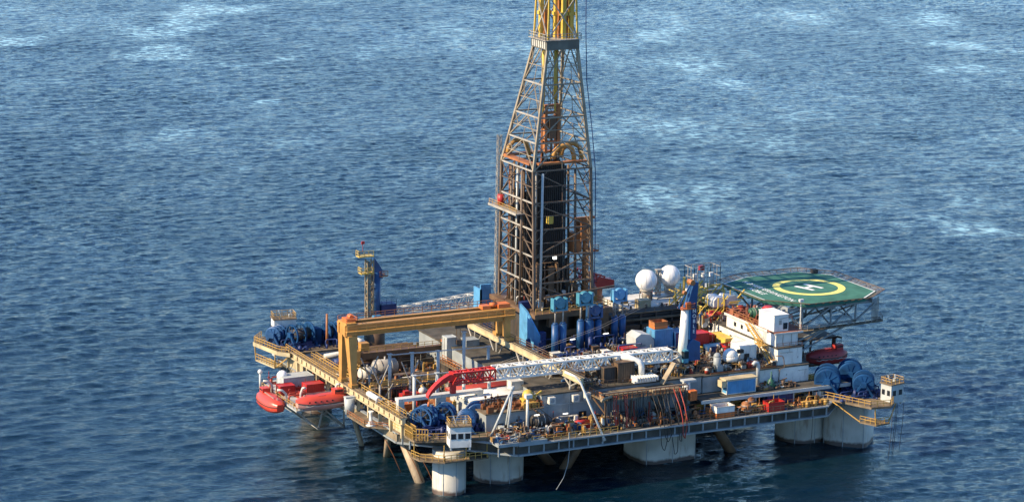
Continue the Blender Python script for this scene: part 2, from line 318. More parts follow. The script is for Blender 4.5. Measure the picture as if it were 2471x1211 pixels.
# ------------------------------------------------------------------ the platform hull
PL = thing('drilling_platform', 'huge semi-submersible drilling platform standing on pale columns in the sea', 'drilling rig', (44, 36, 0))
def pb(mb, name, mat, label=None, local=False, parent=None):
    o = mb.build(name, mat, parent or PL)
    if label: o['label'] = label
    return o
X0, X1, Y0, Y1 = -1.5, 89.5, -1.5, 76
DP = [(X0, 15.5), (15.5, Y0), (83, Y0), (X1, 5), (X1, Y1), (X0, Y1)]
a = MB(); a.prism([(x+(.3 if x < 44 else -.3)*(x in (X0, X1)), y+(.3 if y < 38 else -.3)*(y in (Y0, Y1))) for x, y in DP], 8.3, 9.95); pb(a, 'lower_deck', 'deck')
a = MB()
for (p, q) in zip(DP, DP[1:]+DP[:1]):
    for z, hh in ((8.15, 0.3), (10.02, 0.28)): a.bar((p[0], p[1], z), (q[0], q[1], z), 0.7, hh)
pb(a, 'deck_edge_flange', 'grey')
a = MB()
for i in range(24):
    x = 11.5+i*(83-11.5)/23; a.box(x-.12, x+.12, Y0+.02, Y0+.3, 8.3, 9.88)
for i in range(20):
    y = 10+i*(Y1-11)/19; a.box(X0+.02, X0+.3, y-.12, y+.12, 8.3, 9.88)
a.each('stiffener', 'grey', PL)
a = MB(); a.box(X0-.05, X0+.28, 15.6, Y1-6, 8.33, 9.86); pb(a, 'side_girder', 'tan_plate')
# columns
def column(c, rx, ry, rot=0, n=40, e=2.0, z0=-6, z1=8.25):
    a = MB(); vs = []
    poly = []
    for i in range(n):
        t_ = 2*math.pi*i/n; cx = math.copysign(abs(math.cos(t_))**(2/e), math.cos(t_))*rx; cy = math.copysign(abs(math.sin(t_))**(2/e), math.sin(t_))*ry
        poly.append((c[0]+cx*math.cos(rot)-cy*math.sin(rot), c[1]+cx*math.sin(rot)+cy*math.cos(rot)))
    vs = [(x, y, z0) for x, y in poly]+[(x, y, z1) for x, y in poly]
    a.add(vs, [(i, (i+1) % n, n+(i+1) % n, n+i) for i in range(n)], True); a.f.append(tuple(range(n, 2*n))); a.sm.append(False)
    o = pb(a, 'column', 'column')
    k = MB()
    for i in (3*n//8, 5*n//8, 6*n//8, 7*n//8):
        x, y = poly[i]; k.bar((x, y, z0), (x, y, z1-.1), 0.12)
    k.each('weld_seam', 'grey', o)
    return o
column((5.6, 7.6), 3.15, 3.15); column((18, 11.9), 4.75, 4.75)
column((53.2, 12), 6.2, 5.2, 0, 48, 5); column((85.8, 12.0), 5.2, 5.2); column((93.0, 5.6), 4.6, 4.2, R(-48), 48, 5)
column((18, 63), 4.75, 4.75); column((4.5, 70), 3.15, 3.15); column((53, 63), 6.2, 5.2, 0, 48, 5); column((86, 63), 5.2, 5.2)
for p, q, rr in (((2.4, 24.5, 9), (3.2, 13.9, -1.5), .95), ((1.6, 26, 9), (4.6, 34.5, -1.5), .65), ((1.4, 46, 9), (3.0, 41.8, -1.5), .5), ((40, 14, 9), (31, 12, -2), 1.0), ((62, 10, 9), (69, 9, -2), 1.0), ((23, 14, 9), (33, 16, -2), 0.9)):
    a = MB(); a.cyl(p, q, rr, n=18); pb(a, 'brace', 'brace_tan' if p[0] < 5 else 'brown')  # front braces brown: shade put into their colour; left ones sunlit tan
for y in (30, 47, 64):  # under-deck cross braces, added to darken the reflection in the water
    for p, q, rr in (((16, y, 1.4), (86, y, 1.4), 1.0), ((18, y, 1.4), (34, y, 8.2), .8), ((52, y, 1.4), (36, y, 8.2), .8), ((54, y, 1.4), (69, y, 8.2), .8), ((86, y, 1.4), (71, y, 8.2), .8)):
        a = MB(); a.cyl(p, q, rr, n=14); pb(a, 'brace', 'grey')
# upper hull box and low front house
a = MB(); a.box(25, 59.9, 8, 64, 9.96, 16.2); pb(a, 'upper_hull_wall', 'grey')
a = MB(); a.box(24.8, 60.2, 7.75, 64.3, 16.2, 16.45); pb(a, 'upper_deck', 'deck')
a = MB(); a.box(12.8, 24.98, 6.8, 13.5, 9.96, 14.1); pb(a, 'low_house_wall', 'grey')
a = MB(); a.box(12.5, 24.78, 6.5, 13.8, 14.1, 14.3); pb(a, 'low_house_roof', 'deck_tan')
a = MB(); a.box(33, 34.6, 7.9, 7.98, 10, 12.2); a.box(15, 16.4, 6.7, 6.78, 10, 12.1); a.each('doorway', 'black', PL)
# seams of the front wall
a = MB()
for x in (26.6, 31, 36.5, 41): a.box(x-.05, x+.05, 7.93, 8.0, 10.1, 16.1)
a.box(26, 36.6, 7.93, 8.0, 14.0, 14.12); pb(a, 'wall_rib', 'pale_grey')
# front walkway items
a = MB(); a.box(11.2, 21.3, -1.85, 2.2, 10.16, 10.75); pb(a, 'front_landing', 'grey')
# upper ledge in front of the white block
a = MB(); a.box(57, 91, 2.8, 8, 12.5, 12.85); pb(a, 'upper_ledge', 'deck')
a = MB(); a.box(56.9, 91.1, 2.55, 2.78, 12.3, 12.95); pb(a, 'ledge_fascia', 'pale_grey')
a = MB()
for x in (58, 63.5, 69.5, 78.2, 84): a.bar((x, 3.2, 10), (x, 3.2, 12.5), 0.22)
a.each('ledge_post', 'pale_grey', PL)
# runway girder for the gantry, left side
a = MB(); a.box(-2.6, -1.3, 11.5, 69.5, 12.5, 12.75); a.box(-2.3, -1.6, 11.5, 69.5, 12.75, 13.7); a.box(-2.6, -1.3, 11.5, 69.5, 13.7, 13.88); pb(a, 'runway_girder', 'cream')
a = MB(); a.box(-2.72, -1.1, 11.5, 69.5, 13.9, 14.0); a.box(-2.08, -1.92, 11.5, 69.5, 14.0, 14.14); pb(a, 'runway_deck', 'deck_tan')
a = MB()
for i in range(24): a.box(-2.5, -1.4, 12.3+i*2.43, 12.38+i*2.43, 12.76, 13.69)
a.each('girder_rib', 'tan_plate', PL)
a = MB()
for i in range(12):
    y = 12+i*5.2; a.box(-2.3, -1.7, y-.2, y+.2, 9.97, 12.49)
a.each('girder_post', 'cream', PL)
a = MB(); a.box(-1.75, -1.4, 62, 69.4, 9.96, 12.3); a.box(-1.75, -1.4, 11.6, 19, 10.5, 12.3); a.each('side_plate', 'cream', PL)
# runway beam, inner side
a = MB(); a.box(31.0, 32.0, 4, 62, 18.7, 18.86); a.box(31.2, 31.8, 4, 62, 18.86, 19.7); a.box(31.0, 32.0, 4, 62, 19.7, 19.86); pb(a, 'runway_beam', 'cream')
a = MB(); a.box(32.02, 33.0, 4, 62, 19.5, 19.6); a.box(31.42, 31.58, 4, 62, 19.86, 20.0); a.box(32.0, 32.2, 4, 62, 19.9, 20.02); pb(a, 'beam_walkway', 'dark_steel')
a = MB(); a.rail([(32.6, 5, 20), (32.6, 62, 20)], 1.0, 0.09, 2.5); a.bar((32.6, 5, 20), (32.6, 62, 20), .1); pb(a, 'runway_handrail', 'brown')
for y in (9, 19, 29, 41, 51):
    a = MB(); z0 = 10 if y > 14 else 16.3; zm = 15.2 if y > 14 else 17.2
    a.cyl((31.6, y, z0), (31.6, y, zm), 0.25, n=8)
    for dy in (-3.4, 0, 3.4): a.cyl((31.6, y, zm-.1), (31.6, y+dy, 18.7), 0.16, n=6)
    pb(a, 'forked_support', 'galv')
# winch platforms on the corners
a = MB(); FLP = [(-1.9, 17.5), (-1.6, 7.6), (3.0, 6.0), (11.8, 3.4), (15, 6.5), (15, 17.5)]; a.prism(FLP, 10.16, 10.6); pb(a, 'winch_platform', 'deck_tan')
a = MB(); FLL = [(-1.6, 9.5), (-1.2, 6.2), (2.6, 3.0), (11.4, 2.6), (12.5, 6.2), (9, 10)]; a.prism(FLL, 6.9, 7.15); pb(a, 'lower_gallery', 'deck_tan')
a = MB(); a.rail([(-1.4, 9.2, 7.15), (-1.0, 6.4, 7.15), (2.7, 3.2, 7.15), (11.2, 2.8, 7.15)], 1.2, .1, 1.2)
for x, y in ((-1.3, 8.2), (2.7, 3.6), (7, 3.2), (11.2, 3)): a.bar((x, y, 7.1), (x, y, 10.2), .14)
pb(a, 'gallery_handrail', 'rail_yellow')
a = MB(); a.rail([(-1.8, 17.3, 10.6), (-1.5, 7.8, 10.6), (3.0, 6.2, 10.6), (4.2, 5.8, 10.6)], 1.2, .11, 1.3); a.rail([(8.6, 4.5, 10.6), (11.6, 3.6, 10.6)], 1.2, .1, 1.4); pb(a, 'platform_handrail', 'rail_yellow')
for P_ in ([(-1.7, 8, 10.65), (-1.7, 12.5, 10.65)], [(-1.2, 7.4, 10.65), (.6, 6.2, 10.65)], [(-.6, 9, 10.65), (-.6, 13, 10.65)]):
    a = MB(); a.rail(P_, 2.2, .13, .6); pb(a, 'yellow_screen', 'rail_yellow')
RP = [(84.0, 4.6), (89.3, -7.6), (93.5, -8.2), (98.4, -3.5), (98.4, 8), (91.5, 13)]
a = MB(); a.prism(RP, 10.2, 10.6); pb(a, 'winch_platform', 'deck_tan')
a = MB(); a.rail([(84.2, 4.4, 10.6), (89.3, -7.4, 10.6), (93.4, -8, 10.6), (98.2, -3.5, 10.6)], 1.2, .1, 1.4); pb(a, 'platform_handrail', 'rail_yellow')
a = MB(); a.prism([(88.6, -4.6), (90.2, -8.2), (93.8, -7.6), (92.4, -3.2)], 6.8, 7.05); pb(a, 'lower_gallery', 'deck_tan')
a = MB(); a.rail([(88.8, -4.6, 7.05), (90.2, -8, 7.05), (93.6, -7.5, 7.05)], 1.2, .1, 1.2)
for p, q in (((85.6, 0.5, 10.2), (88.8, -4.7, 7)), ((93.6, -7.4, 7), (97.6, -4.2, 10.2)), ((90.2, -8, 7), (90.2, -7.6, 10.2))): a.bar(p, q, .18)
pb(a, 'gallery_handrail', 'rail_yellow')
BP = [(-6.2, 78), (-4.6, 68.5), (-2.9, 66.2), (12, 66.2), (12, 80), (-3, 82)]
a = MB(); a.prism(BP, 13.2, 13.6); pb(a, 'winch_platform', 'deck_tan')
a = MB(); a.bar((-6.3, 78, 13.3), (-4.7, 68.5, 13.3), .15, .8); a.bar((-4.7, 68.5, 13.3), (-2.9, 66.1, 13.3), .15, .8); pb(a, 'platform_fascia', 'cream')
a = MB(); a.rail([(-6, 78, 13.6), (-4.5, 68.7, 13.6), (-2.9, 66.5, 13.6)], 1.2, .11, 1.0); a.rail([(-6, 78.2, 13.6), (-3, 81.8, 13.6)], 1.2, .11, 1.2); pb(a, 'platform_handrail', 'rail_yellow')
a = MB(); a.prism([(-6.2, 77), (-5.0, 69.5), (-3, 70), (-3, 77)], 9.9, 10.15); pb(a, 'lower_gallery', 'cream')
a = MB(); a.rail([(-6.1, 77, 10.15), (-4.9, 69.7, 10.15)], 1.3, .11, 1.0); a.rail([(-4.9, 69.7, 10.15), (-3, 70.2, 10.15)], 1.3, .11, 1.0)
for p, q in (((-2.6, 66.5, 13.2), (-4.6, 69.8, 10)), ((-6.1, 77, 10), (-6.1, 77.8, 13.2)), ((-4.8, 69.6, 10), (-4.8, 69.6, 13.2))): a.bar(p, q, .2)
pb(a, 'gallery_handrail', 'rail_yellow')
a = MB(); a.box(-1.4, 11.8, 66.3, 80, 9.96, 13.2); pb(a, 'winch_base_wall', 'pale_grey')
# front and side handrails
a = MB(); a.rail([(15.5, -1.3, 10.17), (36.5, -1.3, 10.17)], 1.15, .09, 1.5); pb(a, 'edge_handrail', 'rail_yellow')
a = MB(); a.rail([(52, -1.3, 10.17), (83.5, -1.3, 10.17)], 1.1, .09, 1.6); pb(a, 'edge_handrail', 'brown')
a = MB(); a.rail([(-2.6, 12, 14.0), (-2.6, 22, 14.0)], 1.1, .1, 1.2); a.rail([(-1.2, 12, 14.0), (-1.2, 33, 14.0)], 1.1, .1, 1.3); pb(a, 'girder_handrail', 'rail_yellow')
a = MB(); a.rail([(-2.6, 42, 14.0), (-2.6, 69, 14.0)], 1.0, .09, 1.5); pb(a, 'girder_handrail', 'rail_yellow')
a = MB(); a.rail([(33, 8.2, 16.45), (44, 8.2, 16.45)], 1.1, .08, 1.5); a.rail([(33.5, 21, 16.45), (56, 21, 16.45)], 1.1, .08, 1.5); pb(a, 'upper_deck_handrail', 'brown')
# side landing on the left with a white davit stand
a = MB(); a.prism([(-1.6, 19), (-5.2, 22.5), (-5.2, 31), (-1.6, 33)], 9.7, 9.95); pb(a, 'side_landing', 'deck_tan')
a = MB(); a.rail([(-1.7, 19.2, 9.95), (-5.1, 22.6, 9.95), (-5.1, 31, 9.95)], 1.0, .09, 1.3); pb(a, 'landing_handrail', 'rust_orange')
# lifeboat station
a = MB(); a.prism([(-11.8, 40.5), (-1.6, 40.5), (-1.6, 64), (-7.5, 64), (-11.8, 60)], 8.8, 9.05); pb(a, 'boat_deck', 'pale_grey')
a = MB(); a.rail([(-11.5, 40.7, 9.05), (-3, 40.7, 9.05)], 1.1, .09, 1.4); a.rail([(-11.6, 41, 9.05), (-11.6, 59.5, 9.05)], 1.1, .09, 1.4); pb(a, 'boat_deck_handrail', 'rail_yellow')
a = MB()
for y in (41, 50, 59):
    for p, q in (((-11.6, y, 8.8), (-7, y, 4.8)), ((-7, y, 4.8), (-1.5, y, 4.6)), ((-7, y, 4.8), (-6, y, 8.8)), ((-6, y, 8.8), (-1.5, y, 4.8)), ((-1.6, y, 8.8), (-1.6, y, 4.4))): a.bar(p, q, .28)
for p, q in (((-7, 41, 4.8), (-7, 59, 4.8)), ((-11.6, 41, 8.7), (-7, 50, 4.8)), ((-7, 50, 4.8), (-11.6, 59, 8.7)), ((-1.6, 41, 4.6), (-1.6, 59, 4.6))): a.bar(p, q, .28)
pb(a, 'boat_deck_truss', 'galv')

# ------------------------------------------------------------------ derrick
LV = [(24, 40, 53.2, 41, 57), (52.5, 39.4, 52.3, 41, 55.3), (76.5, 43.2, 49.9, 43, 49.2), (97, 43.9, 49.3, 43.5, 48.7)]
def dz(z):
    for A, B in zip(LV, LV[1:]):
        if z <= B[0]:
            f = (z-A[0])/(B[0]-A[0]); return [A[i]+(B[i]-A[i])*f for i in range(1, 5)]
def corner(i, z):
    x0, x1, y0, y1 = dz(z); return Vector([(x0, y0, z), (x1, y0, z), (x1, y1, z), (x0, y1, z)][i])
DE = thing('derrick', 'tall rusty lattice drilling derrick with yellow crown in the middle of the rig', 'derrick', (46.5, 49, 24))
zs = [24, 29.5, 35, 40.5, 46, 52.5, 58, 63, 69.5, 76.5]
for i in range(4):
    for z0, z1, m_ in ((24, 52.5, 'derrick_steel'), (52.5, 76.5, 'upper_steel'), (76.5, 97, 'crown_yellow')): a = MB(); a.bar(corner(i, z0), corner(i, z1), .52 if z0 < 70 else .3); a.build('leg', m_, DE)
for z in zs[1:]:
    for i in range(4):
        a = MB(); a.bar(corner(i, z), corner((i+1) % 4, z), .28); a.build('girt', 'galv' if i == 3 else ('upper_steel' if z > 53 else 'derrick_steel'), DE)  # left-face girts paler: sunlight on that side put into their colour
for z0, z1 in zip(zs, zs[1:]):
    for i in range(4):
        a = MB(); p0, p1, q0, q1 = corner(i, z0), corner((i+1) % 4, z0), corner(i, z1), corner((i+1) % 4, z1)
        mid = (q0+q1)/2; mm = (p0+mid)/2; m2 = (p1+mid)/2
        if i != 0 or z0 > 50: a.bar(p0, mid, .19); a.bar(p1, mid, .19); a.bar((p0+q0)/2, mm, .15); a.bar((p1+q1)/2, m2, .15); a.bar(mm, mm.lerp(p0.lerp(q0, .98), 1), .15)
        else: a.bar(p0, q1, .22) if int(z0) % 2 else a.bar(p1, q0, .22)
        h0, h1 = (p0+q0)/2, (p1+q1)/2; a.bar(h0, h1, .13); a.bar(h0, (q0+mid)/2, .11); a.bar(h1, (q1+mid)/2, .11); a.bar((p0+p1)/2, (h0+h1)/2, .11)
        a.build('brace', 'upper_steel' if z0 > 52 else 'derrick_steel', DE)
# crown: platform, louvred side, yellow masts and beams
a = MB(); x0, x1, y0, y1 = dz(76.5); a.box(x0-.4, x1+.2, y0-.4, y1+.3, 76.5, 78.3); a.build('crown_platform', 'crown_grey', DE)
a = MB()
for k in range(7): a.box(x0-.48, x0-.4, y0+.3+k*.85, y0+.7+k*.85, 76.7, 78.1)
a.build('louvre_panel', 'white_worn', DE)
a = MB(); a.rail([(x0-.8, y0-.7, 78.4), (x1+.4, y0-.7, 78.4), (x1+.4, y1+.5, 78.4), (x0-.8, y1+.5, 78.4)], 1.2, .1, 1.2, True); a.box(x0-.9, x1+.5, y0-.8, y1+.6, 78.3, 78.42); a.build('crown_handrail', 'galv', DE)
for px_, py_ in ((44.2, 48), (45.6, 48), (47.3, 44.2), (49, 44.2), (46.5, 46)):
    a = MB(); a.box(px_-.4, px_+.4, py_-.4, py_+.4, 78.4, 97)
    for zq in (83, 87, 91): a.box(px_-.7, px_+.7, py_-.45, py_+.45, zq, zq+.7)
    a.build('crown_mast', 'crown_yellow', DE)
a = MB(); a.box(46.6, 48.8, 45, 47.6, 78.4, 97); a.box(44.5, 45.4, 47, 49, 79, 84); a.build('crown_block', 'rust_orange', DE)
a = MB()
for i in range(4):
    for z0, z1 in ((78.4, 87), (87, 96)): a.bar(corner(i, z0), corner((i+1) % 4, z1), .18); a.bar(corner((i+1) % 4, z0), corner(i, z1), .18)
a.build('crown_brace', 'galv', DE)
# guide rails, compensators, racking board, ladder, balcony
for x in (44.6, 47.6):
    a = MB(); a.box(x-.22, x+.22, 47.2, 47.8, 26, 76.4); a.build('guide_rail', 'rust', DE)
for x in (43.9, 46.6):
    a = MB(); a.cyl((x, 46, 66), (x, 46, 76), .38, n=10); a.cyl((x, 46, 63.5), (x, 46, 66), .2, n=8); a.build('compensator_cylinder', 'crown_yellow', DE)
a = MB(); a.box(39.5, 52.2, 53.6, 55, 53.6, 54.0); a.box(41.2, 52, 42.2, 43.4, 53.4, 53.8); a.box(39.4, 41, 43, 55, 53.4, 53.8); a.build('racking_board', 'rust_orange', DE)
for x, y in ((42.5, 54), (48, 44.5), (50.5, 46)):
    a = MB(); a.tube([(x-2.4, y, 54.2), (x-2.1, y, 55.6), (x-1, y, 56.6), (x+.6, y, 56.7), (x+1.8, y, 55.9), (x+2.3, y, 54.4), (x+2.3, y, 53)], .5, 8); a.build('gooseneck_guard', 'gantry_yellow', DE)
a = MB(); a.lattice((39.9, 58.2, 20), (39.6, 56.9, 57.5), .75, .75, .75, .75, 46, .05, .045); a.build('ladder_cage', 'galv', DE)
a = MB(); a.box(37.9, 40.2, 45.5, 58, 42.95, 43.15); a.box(37.75, 37.9, 45.3, 58.2, 42.85, 43.3); a.build('service_balcony', 'galv', DE)
a = MB(); a.rail([(37.95, 45.5, 43.15), (37.95, 58, 43.15)], 1.1, .08, 1.6); a.build('balcony_handrail', 'rail_yellow', DE)
a = MB(); a.cyl((39.4, 55.5, 43.3), (39.4, 55.5, 45.4), .75, n=12); a.build('red_drum', 'red', DE)
a = MB(); a.box(43.6, 44.7, 42.3, 43.3, 41.3, 42.8); a.build('yellow_cabinet', 'crown_yellow', DE)
for x, y, m_ in ((42.4, 56, 'brown'), (43.6, 56.4, 'derrick_steel'), (44.8, 56.2, 'brown'), (50.9, 44, 'derrick_steel'), (51.4, 48, 'brown'), (40.6, 54.2, 'rust'), (40.3, 53, 'derrick_steel'), (40.6, 48, 'brown'), (41.6, 44.6, 'rust'), (40.8, 43, 'galv'), (39.2, 46, 'derrick_steel'), (41.2, 40.8, 'pale_grey'), (50, 56, 'derrick_steel'), (40.2, 50, 'pale_grey')):
    a = MB(); a.cyl((x, y, 24), (x+(.2 if x < 45 else -.5), y, 52), .26, n=8); a.build('standpipe', m_, DE)
a = MB(); a.box(51.5, 53.8, 43, 45.4, 37, 41.5); a.box(50, 54.6, 42.8, 43.3, 41.5, 42); a.box(52.6, 53.6, 43.5, 44.5, 24, 37); a.box(50.2, 52.2, 44, 46, 34.5, 38.5); a.build('pipe_handler', 'rust_orange', DE)
a = MB(); a.box(53.6, 55.4, 42.6, 44.2, 34.6, 35); a.rail([(53.6, 42.6, 35), (55.4, 42.6, 35)], 1, .09, .8); a.build('handler_step', 'rust_orange', DE)
a = MB(); a.tube([(51, 42, 97), (51.2, 42, 80), (51.6, 42, 70), (53, 42, 60), (54, 42, 51), (54.2, 42, 36), (54.1, 42, 26)], .09, 6); a.build('drill_line', 'navy', DE)
for x, y, z in ((45.3, 42.6, 34.2),):
    a = MB(); a.box(x-.35, x+.35, y-.2, y+.2, z-.3, z+.3); a.build('floodlight', 'lamp', DE)
a = MB()
rr_ = random.Random(3)
for i in range(15):
    for j in range(6):
        x = 42.4+i*.45; y = 45+j*.9; a.cyl((x, y, 24.3), (x, y, 52+rr_.random()*1.6), .19, n=6)
for i in range(5):
    for j in range(7):
        a.cyl((40.7+i*.36, 46.5+j*.9, 24.3), (40.9+i*.36, 46.5+j*.9, 45+rr_.random()*2.5), .15, n=6)
o = a.build('racked_drill_pipes', 'black'); tag(o, 'dark bundle of drill pipe stands racked upright inside the derrick', 'drill pipes', kind='stuff')
a = MB(); a.box(42.2, 49.2, 44.6, 50.4, 24, 24.3)
TB = thing('travelling_block', 'rusty orange travelling block and top drive frame hanging inside the derrick', 'hoist', (46.1, 46.5, 55))
b_ = MB(); b_.box(44.4, 45, 46, 47, 55, 64.5); b_.box(47.2, 47.8, 46, 47, 55, 64.5)
for z in (57, 60, 63, 64.4): b_.box(44.4, 47.8, 46.1, 46.9, z, z+.5)
b_.build('frame', 'rust_orange', TB); b_ = MB(); b_.box(45.3, 46.9, 45.8, 47.1, 58, 62.5); b_.cyl((46.1, 46.4, 52), (46.1, 46.4, 58), .25, n=8); b_.build('top_drive', 'brown', TB)
b_ = MB()
for k in range(4): b_.bar((45.3+k*.45, 46.4, 64), (45.3+k*.45, 46.4, 78), .07)
b_.build('wire_rope', 'black', TB)

# ------------------------------------------------------------------ drill floor
DF = thing('drill_floor', 'dark raised drill floor under the derrick with blue wind walls', 'drill floor', (47, 47, 16.45))
a = MB(); a.box(38.4, 56, 37.5, 58.5, 23, 24); a.build('floor_slab', 'brown', DF)
for x in (39.2, 46, 55): 
    for y in (39, 57):
        a = MB(); a.box(x-.5, x+.5, y-.5, y+.5, 16.45, 23); a.build('support_column', 'dark_steel', DF)
a = MB(); a.box(41, 54, 42, 57, 16.45, 22.9); a.build('substructure_wall', 'dark_steel', DF)
a = MB(); P = [(43.2, 16.5), (34.6, 16.5), (34.6, 20.6), (38.5, 23.2), (40.4, 24.4), (43.2, 25.2)]
a.add([(38.2, y, z) for y, z in P]+[(37.8, y, z) for y, z in P], [tuple(range(6)), tuple(range(11, 5, -1))]+[(i, 6+i, 6+(i+1) % 6, (i+1) % 6) for i in range(6)]); a.build('wind_wall', 'sky_blue', DF)
a = MB(); a.box(36.5, 38.9, 58.6, 59, 16.5, 26); a.box(36.5, 36.8, 58.6, 62, 16.5, 25); a.build('wind_wall', 'sky_blue', DF)
a = MB(); a.box(38.25, 40.5, 43.3, 44.6, 24, 25.4); a.box(38.3, 39.6, 34.8, 36, 16.5, 21); a.each('machine_casing', 'navy', DF)
a = MB(); a.rail([(38.7, 37.7, 24), (55.8, 37.7, 24), (55.8, 50, 24)], 1.2, .1, 1.5); a.build('floor_handrail', 'rail_yellow', DF)
a = MB(); a.box(42, 46, 38.2, 39.4, 21, 23.5); a.box(49, 55.5, 38, 40.5, 19.5, 23); a.box(44, 52, 37.8, 38.6, 19, 20.2); a.each('floor_machinery', 'brown', DF)
a = MB()
for p, q in (((46.6, 38.2, 27), (50.5, 38.2, 23)), ((44.6, 38.2, 27), (43, 38.2, 24)), ((41, 38.6, 27), (57, 38.6, 28.2)), ((52, 37, 23.5), (55.4, 36.5, 16.5)), ((50, 37, 23.5), (54, 36.5, 16.5)), ((56, 38, 24), (57.5, 37.5, 19))): a.bar(p, q, .3)
a.each('inclined_strut', 'derrick_steel', DF)
for x, y in ((45, 34.9), (50, 38.0), (53.5, 36.5)):
    a = MB(); a.bar((x, y, 18.9), (x+1.2, y, 18.95), .14, .14); a.build('strip_light', 'lamp', DF)

# riser tensioners: pairs of tall blue cylinders with rods and sheaves
def tensioner(x, y, z0, z1, zt, n, label, sheave):
    T = thing('riser_tensioner', label, 'tensioner', (x, y, z0), 0, 'riser tensioners round the drill floor')
    for k in range(n):
        xx = x+(k-(n-1)/2)*1.75
        a = MB(); a.cyl((xx, y, z0), (xx, y, z1), .72, n=16); a.cyl((xx, y, z1), (xx, y, z1+.3), .5, n=14); a.build('cylinder', 'blue', T)
        a = MB(); a.cyl((xx, y, z1+.3), (xx, y, zt-1), .16, n=8); a.build('piston_rod', 'galv', T)
    a = MB(); a.cyl((x, y-.6, zt), (x, y+.6, zt), 1.15, n=18); a.cyl((x, y-.75, zt), (x, y-.6, zt), .5, n=12); a.build('sheave', sheave, T)
    a = MB(); a.box(x-1.6, x-1.2, y-.7, y+.7, zt-1.6, zt+.9); a.box(x+1.2, x+1.6, y-.7, y+.7, zt-1.6, zt+.9); a.box(x-1.6, x+1.6, y-.5, y+.5, zt-1.7, zt-1.3); a.build('sheave_yoke', sheave, T)
tensioner(41.0, 32, 16.45, 23.2, 27.6, 2, 'pair of dark blue tensioner cylinders beside the blue wind wall', 'teal')
tensioner(48.3, 35, 16.45, 22.6, 27.4, 2, 'dark blue tensioner with pale turquoise sheave in front of the drill floor', 'teal')
tensioner(51.2, 36.2, 16.45, 22.0, 24.2, 2, 'short blue tensioner standing close behind the turquoise sheave one', 'blue')
tensioner(57.8, 38, 16.45, 21.8, 26.6, 2, 'blue tensioner with bright blue sheave right of the derrick', 'sky_blue')

# ------------------------------------------------------------------ gantry crane
GC = thing('gantry_crane', 'orange yellow gantry crane spanning the pipe deck on runway beams', 'gantry crane', (15, 38, 14))
a = MB(); a.box(-3.4, 32.8, 36.2, 36.9, 24.2, 26.1); a.box(-3.4, 32.8, 36.0, 37.1, 26.1, 26.3); a.box(-3.4, 32.8, 36.0, 37.1, 24.0, 24.2); a.build('main_beam', 'gantry_yellow', GC)
a = MB(); a.box(-3.4, 32.8, 39.3, 40, 24.2, 26.1); a.box(-3.4, 32.8, 39.1, 40.2, 26.1, 26.3); a.build('main_beam', 'gantry_yellow', GC)
a = MB(); a.box(-3.4, 33, 35.1, 36.0, 25.0, 25.15); a.build('walkway', 'gantry_yellow', GC)
a = MB(); a.rail([(-3.2, 35.15, 25.15), (32.8, 35.15, 25.15)], 1.2, .1, 2.0); a.build('handrail', 'gantry_yellow', GC)
a = MB(); a.rail([(-3.2, 40.1, 26.3), (32.8, 40.1, 26.3)], 1.1, .1, 2.0); a.build('handrail', 'rust_orange', GC)
for y, yb in ((36.5, 35.4), (39.7, 40.6)):
    a = MB(); vs = []
    for (xx, yy, zz_, hw) in ((-2, yb, 14.7, .55), (-2, y, 24.1, 1.05)):
        vs += [(xx-hw*.9, yy-hw, zz_), (xx+hw*.9, yy-hw, zz_), (xx+hw*.9, yy+hw, zz_), (xx-hw*.9, yy+hw, zz_)]
    a.add(vs, [(3, 2, 1, 0), (4, 5, 6, 7), (0, 1, 5, 4), (1, 2, 6, 5), (2, 3, 7, 6), (3, 0, 4, 7)]); a.box(-2.7, -1.3, yb-.9, yb+.9, 14.1, 14.7); a.build('leg', 'gantry_yellow', GC)
    a = MB(); a.box(31.0, 32.2, y-.55, y+.55, 20.6, 24.1); a.box(30.9, 32.3, yb-.8, yb+.8, 20.05, 20.7); a.build('leg', 'gantry_yellow', GC)
a = MB(); a.box(-3.2, -1, 35.9, 40.3, 24.1, 26.6); a.build('end_carriage', 'gantry_yellow', GC)
a = MB(); a.box(30.8, 33.2, 35.8, 40.2, 24.1, 26.2); a.build('end_carriage', 'gantry_yellow', GC)
a = MB(); a.box(30, 32.6, 37, 39.2, 26.3, 27.1); a.cyl((28.6, 38, 26.9), (30, 38, 26.9), .5, n=10); a.box(26.6, 28.4, 37.2, 39, 26.3, 27.0); a.build('drive_unit', 'orange', GC)
a = MB(); a.box(-2.6, -.6, 37, 39.6, 26.6, 27.2); a.cyl((-1.4, 37.6, 27.4), (-1.4, 39, 27.4), .45, n=10); a.rail([(-3.2, 36, 26.6), (-.8, 36, 26.6), (-.8, 40, 26.6)], 1, .08, 1); a.build('drive_unit', 'orange', GC)
a = MB(); a.box(20.5, 23, 36.6, 39.8, 23.2, 24); a.cyl((21, 38.2, 23.4), (22.6, 38.2, 23.4), .5, n=10); a.build('trolley', 'dark_steel', GC)
a = MB(); a.bar((21.4, 38.2, 23.2), (21.4, 38.2, 20.5), .08); a.bar((22.2, 38.2, 23.2), (22.2, 38.2, 20.5), .08); a.box(21.3, 22.3, 37.9, 38.5, 19.6, 20.5); a.build('hook_block', 'brown', GC)

